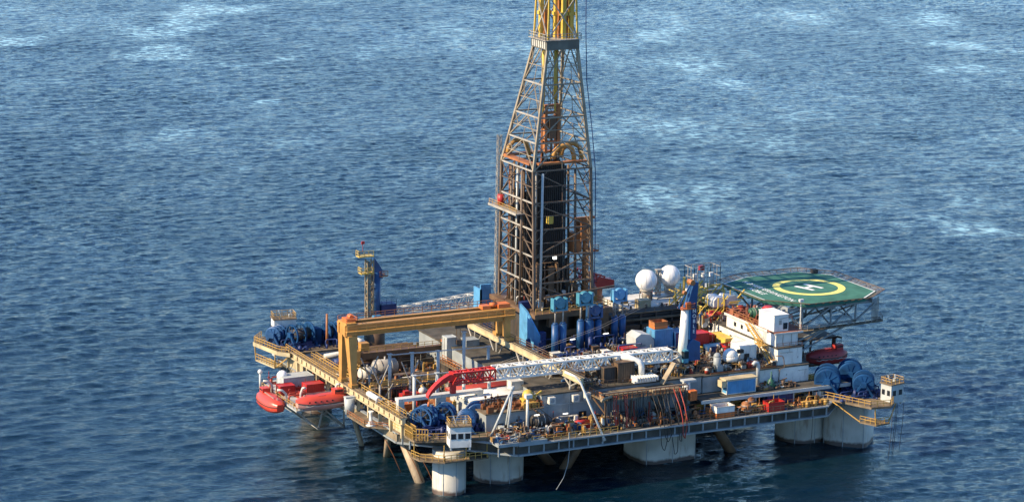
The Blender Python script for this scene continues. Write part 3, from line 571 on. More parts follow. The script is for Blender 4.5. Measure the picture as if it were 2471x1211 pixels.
# ------------------------------------------------------------------ second, lower pipe handling bridge
PH = thing('pipe_bridge_crane', 'low brown and yellow bridge crane crossing above the stacked pipes', 'bridge crane', (15, 52.5, 14))
a = MB(); a.box(5, 26, 52, 53, 14.6, 15.8); a.box(5, 26, 51.9, 53.1, 15.8, 15.95); a.build('beam', 'brown', PH)
a = MB(); a.rail([(5, 51.9, 15.95), (26, 51.9, 15.95)], 1.1, .09, 1.7); a.build('handrail', 'rail_yellow', PH)
a = MB(); a.box(4.2, 6.4, 51.4, 53.6, 13.2, 16.6); a.box(7.4, 9.2, 53.4, 55, 16, 17.6); a.build('operator_cab', 'gantry_yellow', PH)
a = MB(); a.box(25, 27, 51.6, 53.4, 14.4, 16.8); a.cyl((26, 52.4, 10), (26, 52.4, 14.6), .25, n=8); a.build('hoist_unit', 'orange', PH)
for x in (5.3, 15.5):
    a = MB(); a.box(x-.25, x+.25, 52.2, 52.8, 10, 14.6); a.build('leg', 'brown', PH)

# ------------------------------------------------------------------ front pedestal crane
CR = thing('pedestal_crane', 'pedestal crane with white king post, blue machinery house and long white boom ending red', 'crane', (58.6, 13, 10))
a = MB(); a.cyl((58.6, 13, 16.45), (58.6, 13, 18), 2.2, 2.0, n=20); a.build('turntable', 'dark_steel', CR)
a = MB(); a.cyl((55.2, 5.6, 12), (55.2, 5.6, 16.5), .8, n=14); a.box(54.2, 57, 4.8, 6.6, 16.3, 16.7); a.build('side_column', 'pale_grey', CR)
a = MB(); a.cyl((58.4, 13, 18.2), (58.8, 13, 28.8), 1.05, .72, n=20); a.build('king_post', 'boom_white', CR)
a = MB(); a.add([(58.9, 12.1, 18.4), (61.9, 12.1, 18.4), (61.9, 12.1, 22.0), (60.2, 12.1, 22.8), (58.9, 12.1, 21.4), (58.9, 14.6, 18.4), (61.9, 14.6, 18.4), (61.9, 14.6, 22.0), (60.2, 14.6, 22.8), (58.9, 14.6, 21.4)],
      [(0, 1, 2, 3, 4), (9, 8, 7, 6, 5), (0, 5, 6, 1), (1, 6, 7, 2), (2, 7, 8, 3), (3, 8, 9, 4), (4, 9, 5, 0)])
mh = a.build('machinery_house', 'blue', CR)
a = MB(); a.box(57.9, 58.88, 11.3, 13.6, 18.3, 20.8); a.build('operator_cab', 'teal', CR)
a = MB(); a.box(57.85, 58.86, 11.22, 11.29, 19.2, 20.6); a.box(57.82, 57.89, 11.4, 13.4, 19.2, 20.6); a.build('cab_window', 'glass', CR)
a = MB(); a.box(59.5, 60.9, 12.6, 13.4, 22.6, 28.8); a.build('ladder_column', 'sky_blue', CR)
a = MB(); a.box(59.9, 61.1, 12.35, 12.58, 22.7, 29); a.build('name_board', 'navy', CR)
for i, ch in enumerate('NOBLE'): text('board_letter', ch, 1.0, 'mark_white', CR, (60.5, 12.33, 28.3-i*1.02), (1, 0, 0), (0, 0, 1), .03)
a = MB(); a.box(57.6, 60.4, 11.9, 14, 28.8, 29.0); a.rail([(57.6, 11.9, 29), (60.4, 11.9, 29), (60.4, 14, 29)], .9, .1, .9); a.box(58.5, 59.5, 12, 12.4, 29, 30.2); a.build('head_platform', 'orange', CR)
a = MB(); a.add([(58.7, 12.3, 29), (61.0, 12.3, 29), (61.3, 12.3, 34), (60.3, 12.3, 34), (58.7, 13.7, 29), (61.0, 13.7, 29), (61.3, 13.7, 34), (60.3, 13.7, 34)], [(0, 1, 2, 3), (7, 6, 5, 4), (0, 4, 5, 1), (1, 5, 6, 2), (2, 6, 7, 3), (3, 7, 4, 0)])
a.bar((57.2, 13, 29), (59.8, 13, 33.4), .25); a.bar((57.2, 12.4, 29), (57.4, 12.4, 30.4), .2); a.build('a_frame', 'blue', CR)
a = MB(); a.cyl((60, 12.2, 34), (60, 13.8, 34), .55, n=12); a.cyl((58.6, 12.6, 32), (58.6, 13.4, 32), .4, n=10); a.build('head_sheave', 'rust_orange', CR)
a = MB(); a.lattice((55.4, 13, 20.0), (17.3, 13, 20.3), 2.3, 2.1, 2.3, 2.1, 26, .17, .11)
a.bar((57.6, 12.6, 19.4), (55.3, 12.0, 19.0), .24); a.bar((57.6, 13.4, 19.4), (55.3, 14, 19.0), .24); a.bar((57.4, 13, 20.2), (55.3, 14, 20.8), .2); a.bar((57.4, 13, 20.2), (55.3, 12, 20.8), .2)
boom = a.build('boom', 'boom_white', CR)
a = MB(); a.box(18, 54, 12.3, 12.9, 19.1, 19.18); a.build('boom_walkway', 'boom_white', boom)
a = MB(); a.lattice((17.2, 13, 20.2), (8.4, 13, 20.2), 2.1, 2.0, 1.7, 1.9, 7, .16, .1); a.build('boom_tip', 'bright_red', CR)
a = MB(); vs = []
for (xx, zt, zb) in ((9.0, 21.0, 19.4), (7.8, 21.0, 19.9), (6.2, 20.2, 19.2), (4.8, 19.1, 18.2), (3.9, 18.1, 17.4), (3.5, 17.4, 16.9)): vs += [(xx, 12.4, zb), (xx, 13.6, zb), (xx, 13.6, zt), (xx, 12.4, zt)]
a.add(vs, [(3, 2, 1, 0), (20, 21, 22, 23)]+[(i*4+k, i*4+(k+1) % 4, i*4+4+(k+1) % 4, i*4+4+k) for i in range(5) for k in range(4)]); a.box(8.3, 9.3, 12.6, 13.4, 17.2, 19.2); a.build('boom_nose', 'bright_red', CR)
a = MB(); a.bar((3.8, 13, 17), (3.8, 13, 15.6), .12); a.cyl((3.8, 13, 15.2), (3.8, 13, 16.1), .28, .18, n=8); a.build('hook_ball', 'orange', CR)
a = MB()
for yy in (12.5, 13.5): a.tube([(60.3, yy, 34), (40, yy, 26.9), (18, yy, 21.8)], .02, 4)
a.build('luffing_rope', 'galv', CR)

# ------------------------------------------------------------------ rear left crane (seen from its back, boom laid down to the right)
CB = thing('rear_crane', 'blue crane tower with yellow at the rear left, white boom laid behind', 'crane', (18, 72, 10))
a = MB(); a.lattice((16.9, 71.2, 14.5), (16.9, 71.2, 30.5), 1.3, 1.3, 1.3, 1.3, 12, .11, .07); a.build('stair_tower', 'tan_plate', CB)
a = MB(); a.box(16.5, 17.3, 71.9, 72.4, 14.5, 30); a.build('cable_duct', 'teal', CB)
a = MB(); a.cyl((18.7, 72, 13), (18.7, 72, 27.6), 1.05, .95, n=16); a.add([(17.9, 71.3, 26.2), (20.0, 71.3, 26.2), (19.8, 71.3, 28.2), (18.2, 71.3, 30.6), (17.9, 72.7, 26.2), (20.0, 72.7, 26.2), (19.8, 72.7, 28.2), (18.2, 72.7, 30.6)], [(0, 1, 2, 3), (7, 6, 5, 4), (0, 4, 5, 1), (1, 5, 6, 2), (2, 6, 7, 3), (3, 7, 4, 0)]); a.build('king_post', 'blue', CB)
for z, xx in ((31.2, 14.3), (27.6, 14.8)):
    a = MB(); a.box(xx, 17.6, 70.4, 72.2, z, z+.2); a.rail([(xx, 70.4, z+.2), (17.5, 70.4, z+.2)], 1.1, .1, 1); a.rail([(xx, 70.4, z+.2), (xx, 72.2, z+.2)], 1.1, .1, 1); a.build('service_platform', 'crown_yellow', CB)
a = MB(); a.box(19.2, 21, 71, 73, 26.6, 26.8); a.rail([(19.2, 71, 26.8), (21, 71, 26.8)], 1, .1, .9); a.build('service_platform', 'rust_orange', CB)
a = MB(); a.box(19.6, 23, 71, 74, 18.4, 20.6); a.rail([(19.6, 71, 20.6), (23, 71, 20.6)], 1, .08, 1); a.build('machinery_house', 'navy', CB)
a = MB(); a.box(17.2, 18.9, 69.6, 70.6, 16.2, 18.8); a.build('winch_casing', 'sky_blue', CB)
a = MB(); a.box(18.5, 26, 70, 76, 16.2, 17.0); a.box(13, 18.4, 70.4, 76, 15.8, 16.5); a.cyl((18.4, 72, 9), (18.4, 72, 16), 2.2, n=16); a.build('pedestal', 'brown', CB)
a = MB(); a.lattice((23, 74, 18.4), (42, 70, 20.2), .9, 1.0, 2.3, 2.4, 14, .1, .065); a.build('boom', 'white_worn', CB)
a = MB(); a.bar((25.6, 71, 20.4), (30.6, 71, 18.6), .3); a.build('boom_rest', 'boom_white', CB)
a = MB(); a.bar((15.3, 71, 32.4), (15.3, 71, 34.6), .08); a.box(15, 15.7, 70.9, 71.1, 33.9, 34.5); a.build('warning_flag', 'red', CB)

# red knuckle crane behind the derrick
RC = thing('red_crane', 'dark red lattice crane head peeping out behind the right side of derrick', 'crane', (61, 55, 16.45))
a = MB(); a.lattice((57.2, 55, 27.4), (63, 55, 25.4), 1.6, 1.8, 1.6, 1.8, 5, .14, .1); a.build('boom', 'red', RC)
a = MB(); a.add([(60.5, 54, 23.6), (65.4, 54, 23.8), (65.4, 54, 25.4), (61.6, 54, 26.4), (60.5, 56, 23.6), (65.4, 56, 23.8), (65.4, 56, 25.4), (61.6, 56, 26.4)], [(0, 1, 2, 3), (7, 6, 5, 4), (0, 4, 5, 1), (1, 5, 6, 2), (2, 6, 7, 3), (3, 7, 4, 0)]); a.build('counterweight', 'red', RC)
a = MB(); a.cyl((62, 55, 16.45), (62, 55, 23.7), 1.0, n=14); a.box(59.8, 61.6, 53.6, 55, 21.5, 23.6); a.build('post', 'orange', RC)

# ------------------------------------------------------------------ radomes
def radome(x, y, z, rr, zb, label):
    T = thing('radome', label, 'radome', (x, y, zb), 0, 'white satellite domes'); a = MB(); a.sphere((x, y, z), rr, 28, -.92); dm = a.build('dome', 'radome_white', T); a = MB()
    for k in range(6):
        t_ = math.pi*k/6; P_ = [(x+rr*1.003*math.cos(t_)*math.cos(q), y+rr*1.003*math.sin(t_)*math.cos(q), z+rr*1.003*math.sin(q)) for q in [R(-60+i*12) for i in range(26)]]; a.tube(P_, .03, 4)
    a.each('panel_seam', 'pale_grey', dm) if rr > 2 else None
    a = MB(); a.cyl((x, y, zb), (x, y, z-rr*.9), rr*.45, rr*.4, n=12); a.cyl((x, y, z-rr*.98), (x, y, z-rr*.84), rr*.6, n=16); a.build('pedestal', 'galv', T)
radome(74.8, 57, 23.9, 2.3, 20.4, 'larger left white satellite dome behind the pedestal crane')
radome(80.5, 57, 24.4, 2.25, 20.6, 'right white satellite dome next to its twin behind the pedestal crane')
radome(-8, 57.5, 11.7, 1.05, 9.05, 'small white dome on the boat deck above the red lifeboats')

# ------------------------------------------------------------------ helideck
HD = thing('helideck', 'green octagonal helideck with yellow ring and white H overhanging the right side', 'helideck', (98.5, 33.5, 16))
x0, x1, y0, y1, cx_, cy_ = 85.6, 111.4, 20.2, 47.2, 7.4, 7.4
OCT = [(x0+6.4, y0), (x1-5.8, y0), (x1, y0+4.6), (x1, y1-5.5), (x1-5, y1), (x0+7.8, y1), (x0, y1-3.6), (x0, y0+6.4)]
a = MB(); a.prism(OCT, 24.3, 25.0); a.build('deck_plate', 'heli_green', HD)
def offs(P, k): 
    cx, cy = 98.5, 33.7; return [(cx+(x-cx)*k, cy+(y-cy)*k) for x, y in P]
a = MB()
for P, Q in zip(OCT, OCT[1:]+OCT[:1]):
    A, B = Vector((*P, 0)), Vector((*Q, 0)); n = Vector((98.5, 33.7, 0))
    ia, ib = A.lerp(n, .024), B.lerp(n, .024); oa, ob = A.lerp(n, .006), B.lerp(n, .006)
    a.add([(oa.x, oa.y, 25.004), (ob.x, ob.y, 25.004), (ib.x, ib.y, 25.004), (ia.x, ia.y, 25.004)], [(0, 1, 2, 3)])
a.build('edge_line', 'mark_white', HD)
def ring(rad0, rad1, z, c=(100.5, 33.5), n=72):
    a = MB(); vs = []
    for i in range(n): t_ = 2*math.pi*i/n; vs += [(c[0]+rad0*math.cos(t_), c[1]+rad0*math.sin(t_), z), (c[0]+rad1*math.cos(t_), c[1]+rad1*math.sin(t_), z)]
    return a.add(vs, [(2*i, 2*i+1, (2*i+3) % (2*n), (2*i+2) % (2*n)) for i in range(n)])
ring(6.1, 7.6, 25.006).build('landing_ring', 'mark_yellow', HD)
t_ = R(-72); ux = Vector((math.cos(t_+R(90)), math.sin(t_+R(90)), 0)); uy = Vector((math.cos(t_), math.sin(t_), 0)); c = Vector((100.5, 33.5, 25.0))
a = MB()
def flat(c0, lx, ly): 
    P = [c0+ux*sx*lx/2+uy*sy*ly/2+Vector((0, 0, .008)) for sx, sy in ((-1, -1), (1, -1), (1, 1), (-1, 1))]; a.add(P, [(0, 1, 2, 3)])
flat(c-ux*1.45, .95, 5.0); flat(c+ux*1.45, .95, 5.0); flat(c+Vector((0, 0, .004)), 1.95, .95); a.build('landing_letter', 'mark_white', HD)
text('deck_lettering', 'HOMER', 1.9, 'mark_white', HD, (90.7, 40.0, 25.01), (0, -1, 0), (1, 0, 0), .004, 1.12)
text('deck_lettering', 'FERRINGTON', 1.9, 'mark_white', HD, (90.7, 30.2, 25.01), (0, -1, 0), (1, 0, 0), .004, 1.12)
text('deck_lettering', 'NOBLE', 1.9, 'mark_white', HD, (88.5, 34.6, 25.01), (0, -1, 0), (1, 0, 0), .004, 1.1)
# safety net all round on raised outriggers
a = MB(); fr = MB(); OUT = offs(OCT, 1.115)
for i in range(8):
    j = (i+1) % 8; a.add([(*OCT[i], 24.85), (*OCT[j], 24.85), (*OUT[j], 25.45), (*OUT[i], 25.45)], [(0, 1, 2, 3)])
    fr.bar((*OUT[i], 25.45), (*OUT[j], 25.45), .12); A, B, C_, D_ = Vector((*OCT[i], 24.8)), Vector((*OCT[j], 24.8)), Vector((*OUT[i], 25.45)), Vector((*OUT[j], 25.45)); k = max(2, int((A-B).length/1.6))
    for q in range(k+1): fr.bar(A.lerp(B, q/k), C_.lerp(D_, q/k), .09)
a.build('safety_net', 'net', HD); fr.build('net_frame', 'brown', HD)
# under-structure
a = MB()
for x in (88, 95, 102, 108.5):
    a.bar((x, 21.5, 23.9), (x, 46, 23.9), .35, .8)
for y in (22.5, 29, 36, 44): a.bar((87, y, 23.6), (110, y, 23.6), .35, .6)
a.each('deck_beam', 'grey', HD)
a = MB()
for y in (22.5, 32, 42):
    for p, q in (((92, y, 23.5), (92, y, 19.2)), ((99, y, 23.5), (99, y, 19.3)), ((105, y, 23.5), (105, y, 20)), ((92, y, 19.3), (99, y, 23.4)), ((99, y, 19.3), (105, y, 23.4)), ((99, y, 23.4), (105, y, 19.8)), ((88, y, 23.5), (92, y, 19.2)), ((99, y, 19.3), (92, y, 16)), ((105, y, 19.8), (110, y, 23.4)), ((105, y, 19.9), (92, y, 19.3)), ((88, y, 16), (99, y, 19.3)), ((88, y, 13), (105, y, 20))): a.bar(p, q, .32)
for y0_, y1_ in ((22.5, 32), (32, 42)):
    for x in (92, 99, 105): a.bar((x, y0_, 19.4), (x, y1_, 23.3), .25); a.bar((x, y1_, 19.4), (x, y0_, 23.3), .25)
a.build('support_truss', 'grey', HD)
a = MB(); a.prism([(88, 20.6), (111.8, 22.4), (113.2, 25.4), (111.8, 26.4), (110.6, 23.6), (88, 22)], 19.0, 19.2); a.build('lower_walkway', 'deck_tan', HD)
a = MB(); a.rail([(88, 20.7, 19.2), (111.8, 22.5, 19.2), (113.1, 25.4, 19.2)], 1.1, .08, 1.5); a.build('walkway_handrail', 'galv', HD)
a = MB(); a.rail([(109, 22.4, 19.2), (112, 24.6, 19.2)], 4.6, .12, .8); a.build('stair_cage', 'galv', HD)
a = MB(); a.box(108.3, 109.4, 43.8, 45.2, 25.0, 25.9); a.build('foam_monitor', 'dark_steel', HD)
a = MB(); a.cyl((90.4, 20.6, 20), (90.4, 20.6, 26), .12, n=6); a.box(90, 90.9, 20.3, 20.9, 25.6, 26.1); a.build('light_post', 'white', HD)

# ------------------------------------------------------------------ accommodation block
AB = thing('accommodation_block', 'stepped white accommodation block with yellow stairs in front of the helideck', 'building', (76, 18, 12.8))
a = MB(); a.box(60.3, 84.3, 8, 40, 12.86, 16.1); a.build('lower_wall', 'white', AB)
a = MB(); a.box(60.25, 66, 7.9, 7.98, 12.9, 16.0); a.build('grey_panel', 'grey', AB)
a = MB(); a.box(60.1, 84.6, 7.7, 40.2, 16.1, 16.32); a.build('deck_roof', 'deck', AB)
a = MB(); a.box(77.6, 84.5, 7.85, 8.6, 12.9, 16.0); a.build('front_casing', 'white', AB)
a = MB(); a.box(77.9, 83.6, 9, 12.2, 16.32, 19.6); a.box(77.9, 85, 12.2, 38, 16.32, 19.6); a.build('middle_wall', 'white', AB)
a = MB(); a.box(77.6, 83.9, 8.8, 12.1, 19.6, 19.8); a.box(77.6, 85.2, 12.1, 38.2, 19.6, 19.82); a.build('middle_roof', 'deck', AB)
a = MB(); a.box(78, 83.1, 10, 13, 19.82, 22.4); a.box(78, 84.6, 13, 29, 19.82, 22.4); a.build('upper_wall', 'white', AB)
a = MB(); a.box(77.7, 84, 9.7, 12.9, 22.4, 22.6); a.box(77.7, 85, 12.9, 29.3, 22.4, 22.62); a.build('upper_roof', 'roof_red', AB)
a = MB(); a.box(77.6, 77.69, 12.8, 29.4, 22.2, 22.7); a.box(77.5, 84.1, 9.6, 9.75, 22.3, 22.65); a.build('roof_trim', 'white_worn', AB)
a = MB(); a.rail([(77.9, 17, 22.62), (77.9, 29, 22.62)], 1.1, .08, 1.3); a.rail([(83.8, 10, 22.62), (83.8, 13, 22.62)], 1.1, .08, 1.0); a.build('roof_handrail', 'rust_orange', AB)
a = MB(); a.box(78.1, 81.4, 11.0, 16.8, 22.64, 25.9); a.box(78, 81.5, 10.9, 16.9, 25.9, 26.02); rc = a.build('roof_cabin', 'white', AB)
for y, z in ((20.4, 21.0), (23, 21.0), (25.6, 21.0), (22.6, 18), (27, 18), (31, 18), (35, 18)):
    a = MB(); xx = 77.97 if z > 20 else 77.87; a.box(xx-.02, xx+.06, y-.42, y+.42, z-.4, z+.45); a.build('window', 'glass', AB)
a = MB(); a.box(80.2, 81.2, 10.94, 11.02, 23, 24.3); a.build('cabin_opening', 'glass', AB)
a = MB(); a.box(79.2, 79.8, 10.93, 11.02, 24, 24.9); a.bar((79.2, 10.85, 25.2), (81.2, 10.85, 25.4), .08); a.build('cabin_fitting', 'galv', AB)
a = MB(); a.box(77.93, 78.02, 13.6, 14.8, 19.95, 21.9); a.box(83.0, 83.04, 10, 11, 20, 22); a.build('door', 'pale_grey', AB)
a = MB()
for x, y, z0, z1 in ((79.6, 9.96, 20, 22.3), (81.6, 9.96, 20, 22.3), (79.2, 8.96, 17.6, 18.1), (80.2, 8.96, 18.6, 18.7), (82.6, 8.96, 17.4, 17.8), (79.4, 7.82, 14.4, 14.8), (82.4, 7.82, 15, 15.1)): a.box(x-.06, x+.06, y-.03, y+.05, z0, z1)
a.bar((78.4, 8.9, 18.8), (81.4, 8.9, 18.8), .07); a.bar((82, 7.8, 15.2), (84, 7.8, 15.2), .07); a.build('wall_fitting', 'galv', AB)
a = MB(); a.tube([(77.2, 8.6, 18.4), (78.4, 8.2, 18.4), (78.7, 8.0, 18), (78.7, 7.6, 16.2), (77.6, 7.6, 15.9), (77.4, 7.6, 13)], .09, 6); a.build('drain_pipe', 'brown', AB)
def stair(a, p, q, wdt, n, dirv):
    p, q = Vector(p), Vector(q); dv = Vector(dirv)*wdt/2
    for s_ in (-1, 1): a.bar(p+dv*s_, q+dv*s_, .14, .3); a.bar(p+dv*s_+Vector((0, 0, 1)), q+dv*s_+Vector((0, 0, 1)), .07)
    for i in range(n): c0 = p.lerp(q, (i+.5)/n); a.bar(c0-dv, c0+dv, .26, .06)
    return a
a = stair(MB(), (77.1, 19.5, 22.6), (77.1, 14.2, 19.7), .9, 10, (1, 0, 0)); a.build('stair', 'rail_yellow', AB)
a = stair(MB(), (76.9, 14.4, 19.7), (76.9, 9, 16.4), .9, 11, (1, 0, 0)); a.build('stair', 'rail_yellow', AB)
a = MB(); a.box(76.2, 77.58, 12.2, 15, 19.55, 19.7); a.rail([(76.2, 15, 19.7), (76.2, 12.2, 19.7)], 1.1, .08, 1); a.build('stair_landing', 'rail_yellow', AB)
a = MB(); a.rail([(62, 8, 16.32), (77, 8, 16.32)], .25, .1, 4); a.rail([(83.6, 9.1, 19.8), (77.8, 9.1, 19.8)], .9, .06, 1.5); a.build('roof_edge_rail', 'rust', AB)

# ------------------------------------------------------------------ mooring winches
def winch(label, loc, rot, R1=2.2, Ln=5.0, spokes=False, mat='blue'):
    T = thing('mooring_winch', label, 'winch', loc, rot, 'mooring winches on the corner platforms')
    zc = R1+.25; h = Ln/2
    a = MB(); a.lathe((0, 0, zc), [(R1*.52, -h), (R1*.52, h)], 24, 'x'); a.build('drum', 'dark_steel', T, True)
    for x in (-h, -h*.02, h):
        a = MB(); 
        if spokes and x < 0:
            for k in range(16):
                t0, t1 = 2*math.pi*k/16, 2*math.pi*(k+1)/16; a.bar((x, R1*.93*math.cos(t0), zc+R1*.93*math.sin(t0)), (x, R1*.93*math.cos(t1), zc+R1*.93*math.sin(t1)), .3)
                if k % 2 == 0: a.bar((x, .4*math.cos(t0), zc+.4*math.sin(t0)), (x, R1*.93*math.cos(t0), zc+R1*.93*math.sin(t0)), .16)
            a.cyl((x-.2, 0, zc), (x+.2, 0, zc), .45, n=12)
        else: a.lathe((0, 0, zc), [(R1*.9, x-.16), (R1, x-.12), (R1, x+.12), (R1*.9, x+.16)], 30, 'x')
        if not (spokes and x < 0):
            for k in range(10): t0 = 2*math.pi*k/10; a.bar((x-.2, R1*.3*math.cos(t0), zc+R1*.3*math.sin(t0)), (x-.2, R1*.86*math.cos(t0), zc+R1*.86*math.sin(t0)), .12)
            a.cyl((x-.32, 0, zc), (x+.3, 0, zc), R1*.3, n=14)
        a.build('flange', mat, T, True)
    for x in (-h-.55, h+.55):
        a = MB()
        for s_ in (-1, 1): a.bar((x, s_*R1*.95, 0), (x, s_*.25, zc+.3), .42)
        a.box(x-.3, x+.3, -.55, .55, zc-.4, zc+.6); a.box(x-.35, x+.35, -R1*1.1, R1*1.1, 0, .3); a.build('side_frame', mat, T, True)
    a = MB(); a.box(h+.9, h+2.2, -1.3, 1.0, .05, zc+.9); a.cyl((h+2.2, 0, zc), (h+3.0, 0, zc), .55, n=14); a.build('gear_case', mat, T, True)
    a = MB(); a.box(-h-.6, h+2.2, -R1*1.05, R1*1.05, 0, .16); a.build('base_frame', 'dark_steel', T, True)
    return T
winch('tall narrow blue winch nearest the left edge on the near left corner', (3.0, 13.2, 10.6), R(38), 2.3, 2.6, True)
winch('blue winch under the pale portal frame of the near left corner', (7.4, 13.8, 10.6), R(52), 2.2, 2.4, True)
winch('blue winch right behind the white control cabin of near left corner', (10.0, 9.6, 10.6), R(60), 1.9, 2.6)
winch('blue winch at the right end of the near left corner platform', (13.4, 12.0, 10.6), R(70), 2.2, 2.4)
winch('big double drum blue winch next to the white block on right corner', (87.4, 5.4, 10.6), R(57), 2.6, 4.6, False, 'winch_navy')
winch('blue winch beside the grey control cabin on the right corner', (93.2, 1.2, 10.6), R(57), 2.2, 3.6, False, 'winch_navy')
winch('rearmost blue winch of the right corner, half hidden by the drums', (94.5, 8.0, 10.6), R(57), 2.5, 3.4, False, 'winch_navy')
winch('spoked blue winch in the middle of the far left corner platform', (1.6, 71.4, 13.6), R(12), 2.3, 4.2, True, 'winch_navy')
winch('blue winch casing below the control cabin at the far left corner', (-2.4, 75.0, 13.6), R(40), 1.8, 2.6)
winch('blue winch right of the brown post on far left corner platform', (8.8, 72.0, 13.6), R(10), 2.0, 2.8, False, 'winch_navy')

# ------------------------------------------------------------------ winch control cabins
def cabin(label, loc, rot, lx, ly, h, wins, body='white'):
    T = thing('control_cabin', label, 'cabin', loc, rot, 'winch control cabins on the corners')
    a = MB(); a.box(-lx/2, lx/2, -ly/2, ly/2, 0, h); a.build('wall', body, T, True)
    a = MB(); a.box(-lx/2-.2, lx/2+.2, -ly/2-.2, ly/2+.2, h, h+.18); a.build('roof', 'deck_tan', T, True)
    for i in range(wins):
        x = -lx/2+lx*(i+.5)/wins; a = MB(); a.box(x-.48, x+.48, -ly/2-.05, -ly/2+.02, h*.42, h*.42+1.05); w_ = a.build('window', 'glass', T, True)
        a = MB()
        for q in ((x-.56, x-.48, h*.42-.08, h*.42+1.13), (x+.48, x+.56, h*.42-.08, h*.42+1.13)): a.box(q[0], q[1], -ly/2-.07, -ly/2+.02, q[2], q[3])
        a.build('window_frame', 'pale_grey', w_, True)
    for i in range(2):
        y = -ly/2+ly*(i+.5)/2; a = MB(); a.box(-lx/2-.05, -lx/2+.02, y-.38, y+.38, h*.42, h*.42+1.05); a.build('window', 'glass', T, True)
    a = MB(); a.rail([(-lx/2, -ly/2, h+.18), (lx/2, -ly/2, h+.18), (lx/2, ly/2, h+.18), (-lx/2, ly/2, h+.18)], 1.1, .09, 1.2, True); a.build('roof_handrail', 'rail_yellow', T, True)
    a = MB(); a.bar((-.6, 0, h+.2), (-1.0, .3, h+1.7), .16); a.bar((lx/2-.6, .2, h+.2), (lx/2-.8, .2, h+1.6), .22); a.box(lx/2-1.2, lx/2-.5, -.2, .4, h+.2, h+.8); a.build('roof_lamp_post', 'pale_grey', T, True)
    a = MB()
    for x in (-lx/2+.25, lx/2-.25): a.box(x-.15, x+.15, -ly/2+.05, -ly/2+.4, -.5, 0)
    [a.sub(p_, q_).build('support_bracket', 'pale_grey', T, True) for p_, q_ in zip(a.pcs, a.pcs[1:]+[None])]
    return T
cabin('white control cabin with three front windows on the near left corner', (5.6, 3.4, 10.0), R(-14), 4.0, 3.2, 3.9, 3)
cabin('pale grey control cabin with two front windows on the right corner', (96.2, -4.4, 10.3), R(12), 3.4, 2.8, 3.7, 2, 'pale_grey')
cabin('white roofed control cabin behind the blue winches at far left corner', (0.2, 77.4, 13.7), R(-10), 4.6, 3.2, 4.6, 3)

# ------------------------------------------------------------------ lifeboats
def lifeboat(label, loc, rot, Ln=10.6, canopy='boat_red', lower='boat_pale', s=1.0):
    T = thing('lifeboat', label, 'lifeboat', loc, rot, 'enclosed lifeboats hanging at the rig sides')
    n = 14; S = []
    for i in range(n+1):
        f = i/n; x = (f-.5)*Ln; q = abs(2*f-1); wv = 1.95*s*max(.12, (1-q**3.2))**.5; S.append((x, wv, q))
    def loft(rows, name, mat, hood=None):
        a = MB(); m = len(rows[0]); vs = [p for row in rows for p in row]
        a.add(vs, [(i*m+k, i*m+k+1, (i+1)*m+k+1, (i+1)*m+k) for i in range(len(rows)-1) for k in range(m-1)], True)
        a.add(rows[0], [tuple(range(m))[::-1]]); a.add(rows[-1], [tuple(range(m))]); return a.build(name, mat, T, True)
    H = 1.22
    low = [[(x, -w_, 1.35+.22*q*q), (x, -w_*.97, .95), (x, -w_*.72, .32+.5*q**3), (x, 0, .0+.85*q**3), (x, w_*.72, .32+.5*q**3), (x, w_*.97, .95), (x, w_, 1.35+.22*q*q)] for x, w_, q in S]
    upr = [[(x, w_, 1.36+.22*q*q), (x, w_*.93, 1.95+.05*q), (x, w_*.62, 2.5-.5*q**4), (x, 0, 2.72-.75*q**4), (x, -w_*.62, 2.5-.5*q**4), (x, -w_*.93, 1.95+.05*q), (x, -w_, 1.36+.22*q*q)] for x, w_, q in S]
    up_ = lambda rows: [[(x, y, z*H) for x, y, z in row] for row in rows]
    loft(up_(low), 'hull', lower); loft(up_(upr), 'canopy', canopy)
    for sg in (-1, 1):
        a = MB()
        for (x, w_, q), (x2, w2, q2) in zip(S, S[1:]): a.bar((x, sg*w_*1.01, (1.36+.22*q*q)*H), (x2, sg*w2*1.01, (1.36+.22*q2*q2)*H), .16)
        a.build('rubbing_strake', 'dark_steel', T, True)
    a = MB(); a.prism([(Ln*.2, -.85*s), (Ln*.38, -.75*s), (Ln*.38, .75*s), (Ln*.2, .85*s)], 2.6, 4.0); h_ = a.build('wheelhouse', canopy, T, True)
    a = MB(); a.box(Ln*.215, Ln*.365, -.86*s, .86*s, 3.5, 3.8); a.build('wheelhouse_window', 'glass', h_, True)
    a = MB()
    for i in range(5): x = -Ln*.32+i*Ln*.11; a.box(x-.16, x+.16, -1.88*s, -1.76*s, 2.1, 2.35)
    [a.sub(p_, q_).build('porthole', 'glass', T, True) for p_, q_ in zip(a.pcs, a.pcs[1:]+[None])]
    a = MB()
    for x in (-Ln*.36, Ln*.36): a.cyl((x, 0, 2.2), (x, 0, 3.4), .12, n=6)
    a.build('lifting_hook', 'galv', T, True)
    a = MB(); a.box(-Ln*.12, Ln*.02, -1.0, -.2, 2.45*H, 2.62*H); a.build('roof_hatch', canopy, T, True)
    a = MB(); a.rail([(-Ln*.3, .55, 2.5*H), (Ln*.16, .55, 2.55*H)], .35, .06, .9); a.build('grab_rail', 'galv', T, True)
    a = MB(); a.tube([(-Ln*.4+i*Ln*.08, -1.97*s, (1.12 if i % 2 else 1.3)*H) for i in range(11)], .05, 5); a.build('grab_line', 'white_worn', T, True)
    return T
lifeboat('orange red lifeboat with pale lower hull hanging at the front of the boat deck', (-7.2, 38.2, 9.4), 0, 10.8)
lifeboat('orange red lifeboat seen end on at the outer left of the boat deck', (-13.4, 50.2, 6.9), R(90), 10.4, lower='boat_red')
lifeboat('dark red lifeboat hanging under the helideck at the right side', (98.4, 22.6, 11.2), 0, 9.2, canopy='boat_maroon', lower='boat_maroon')
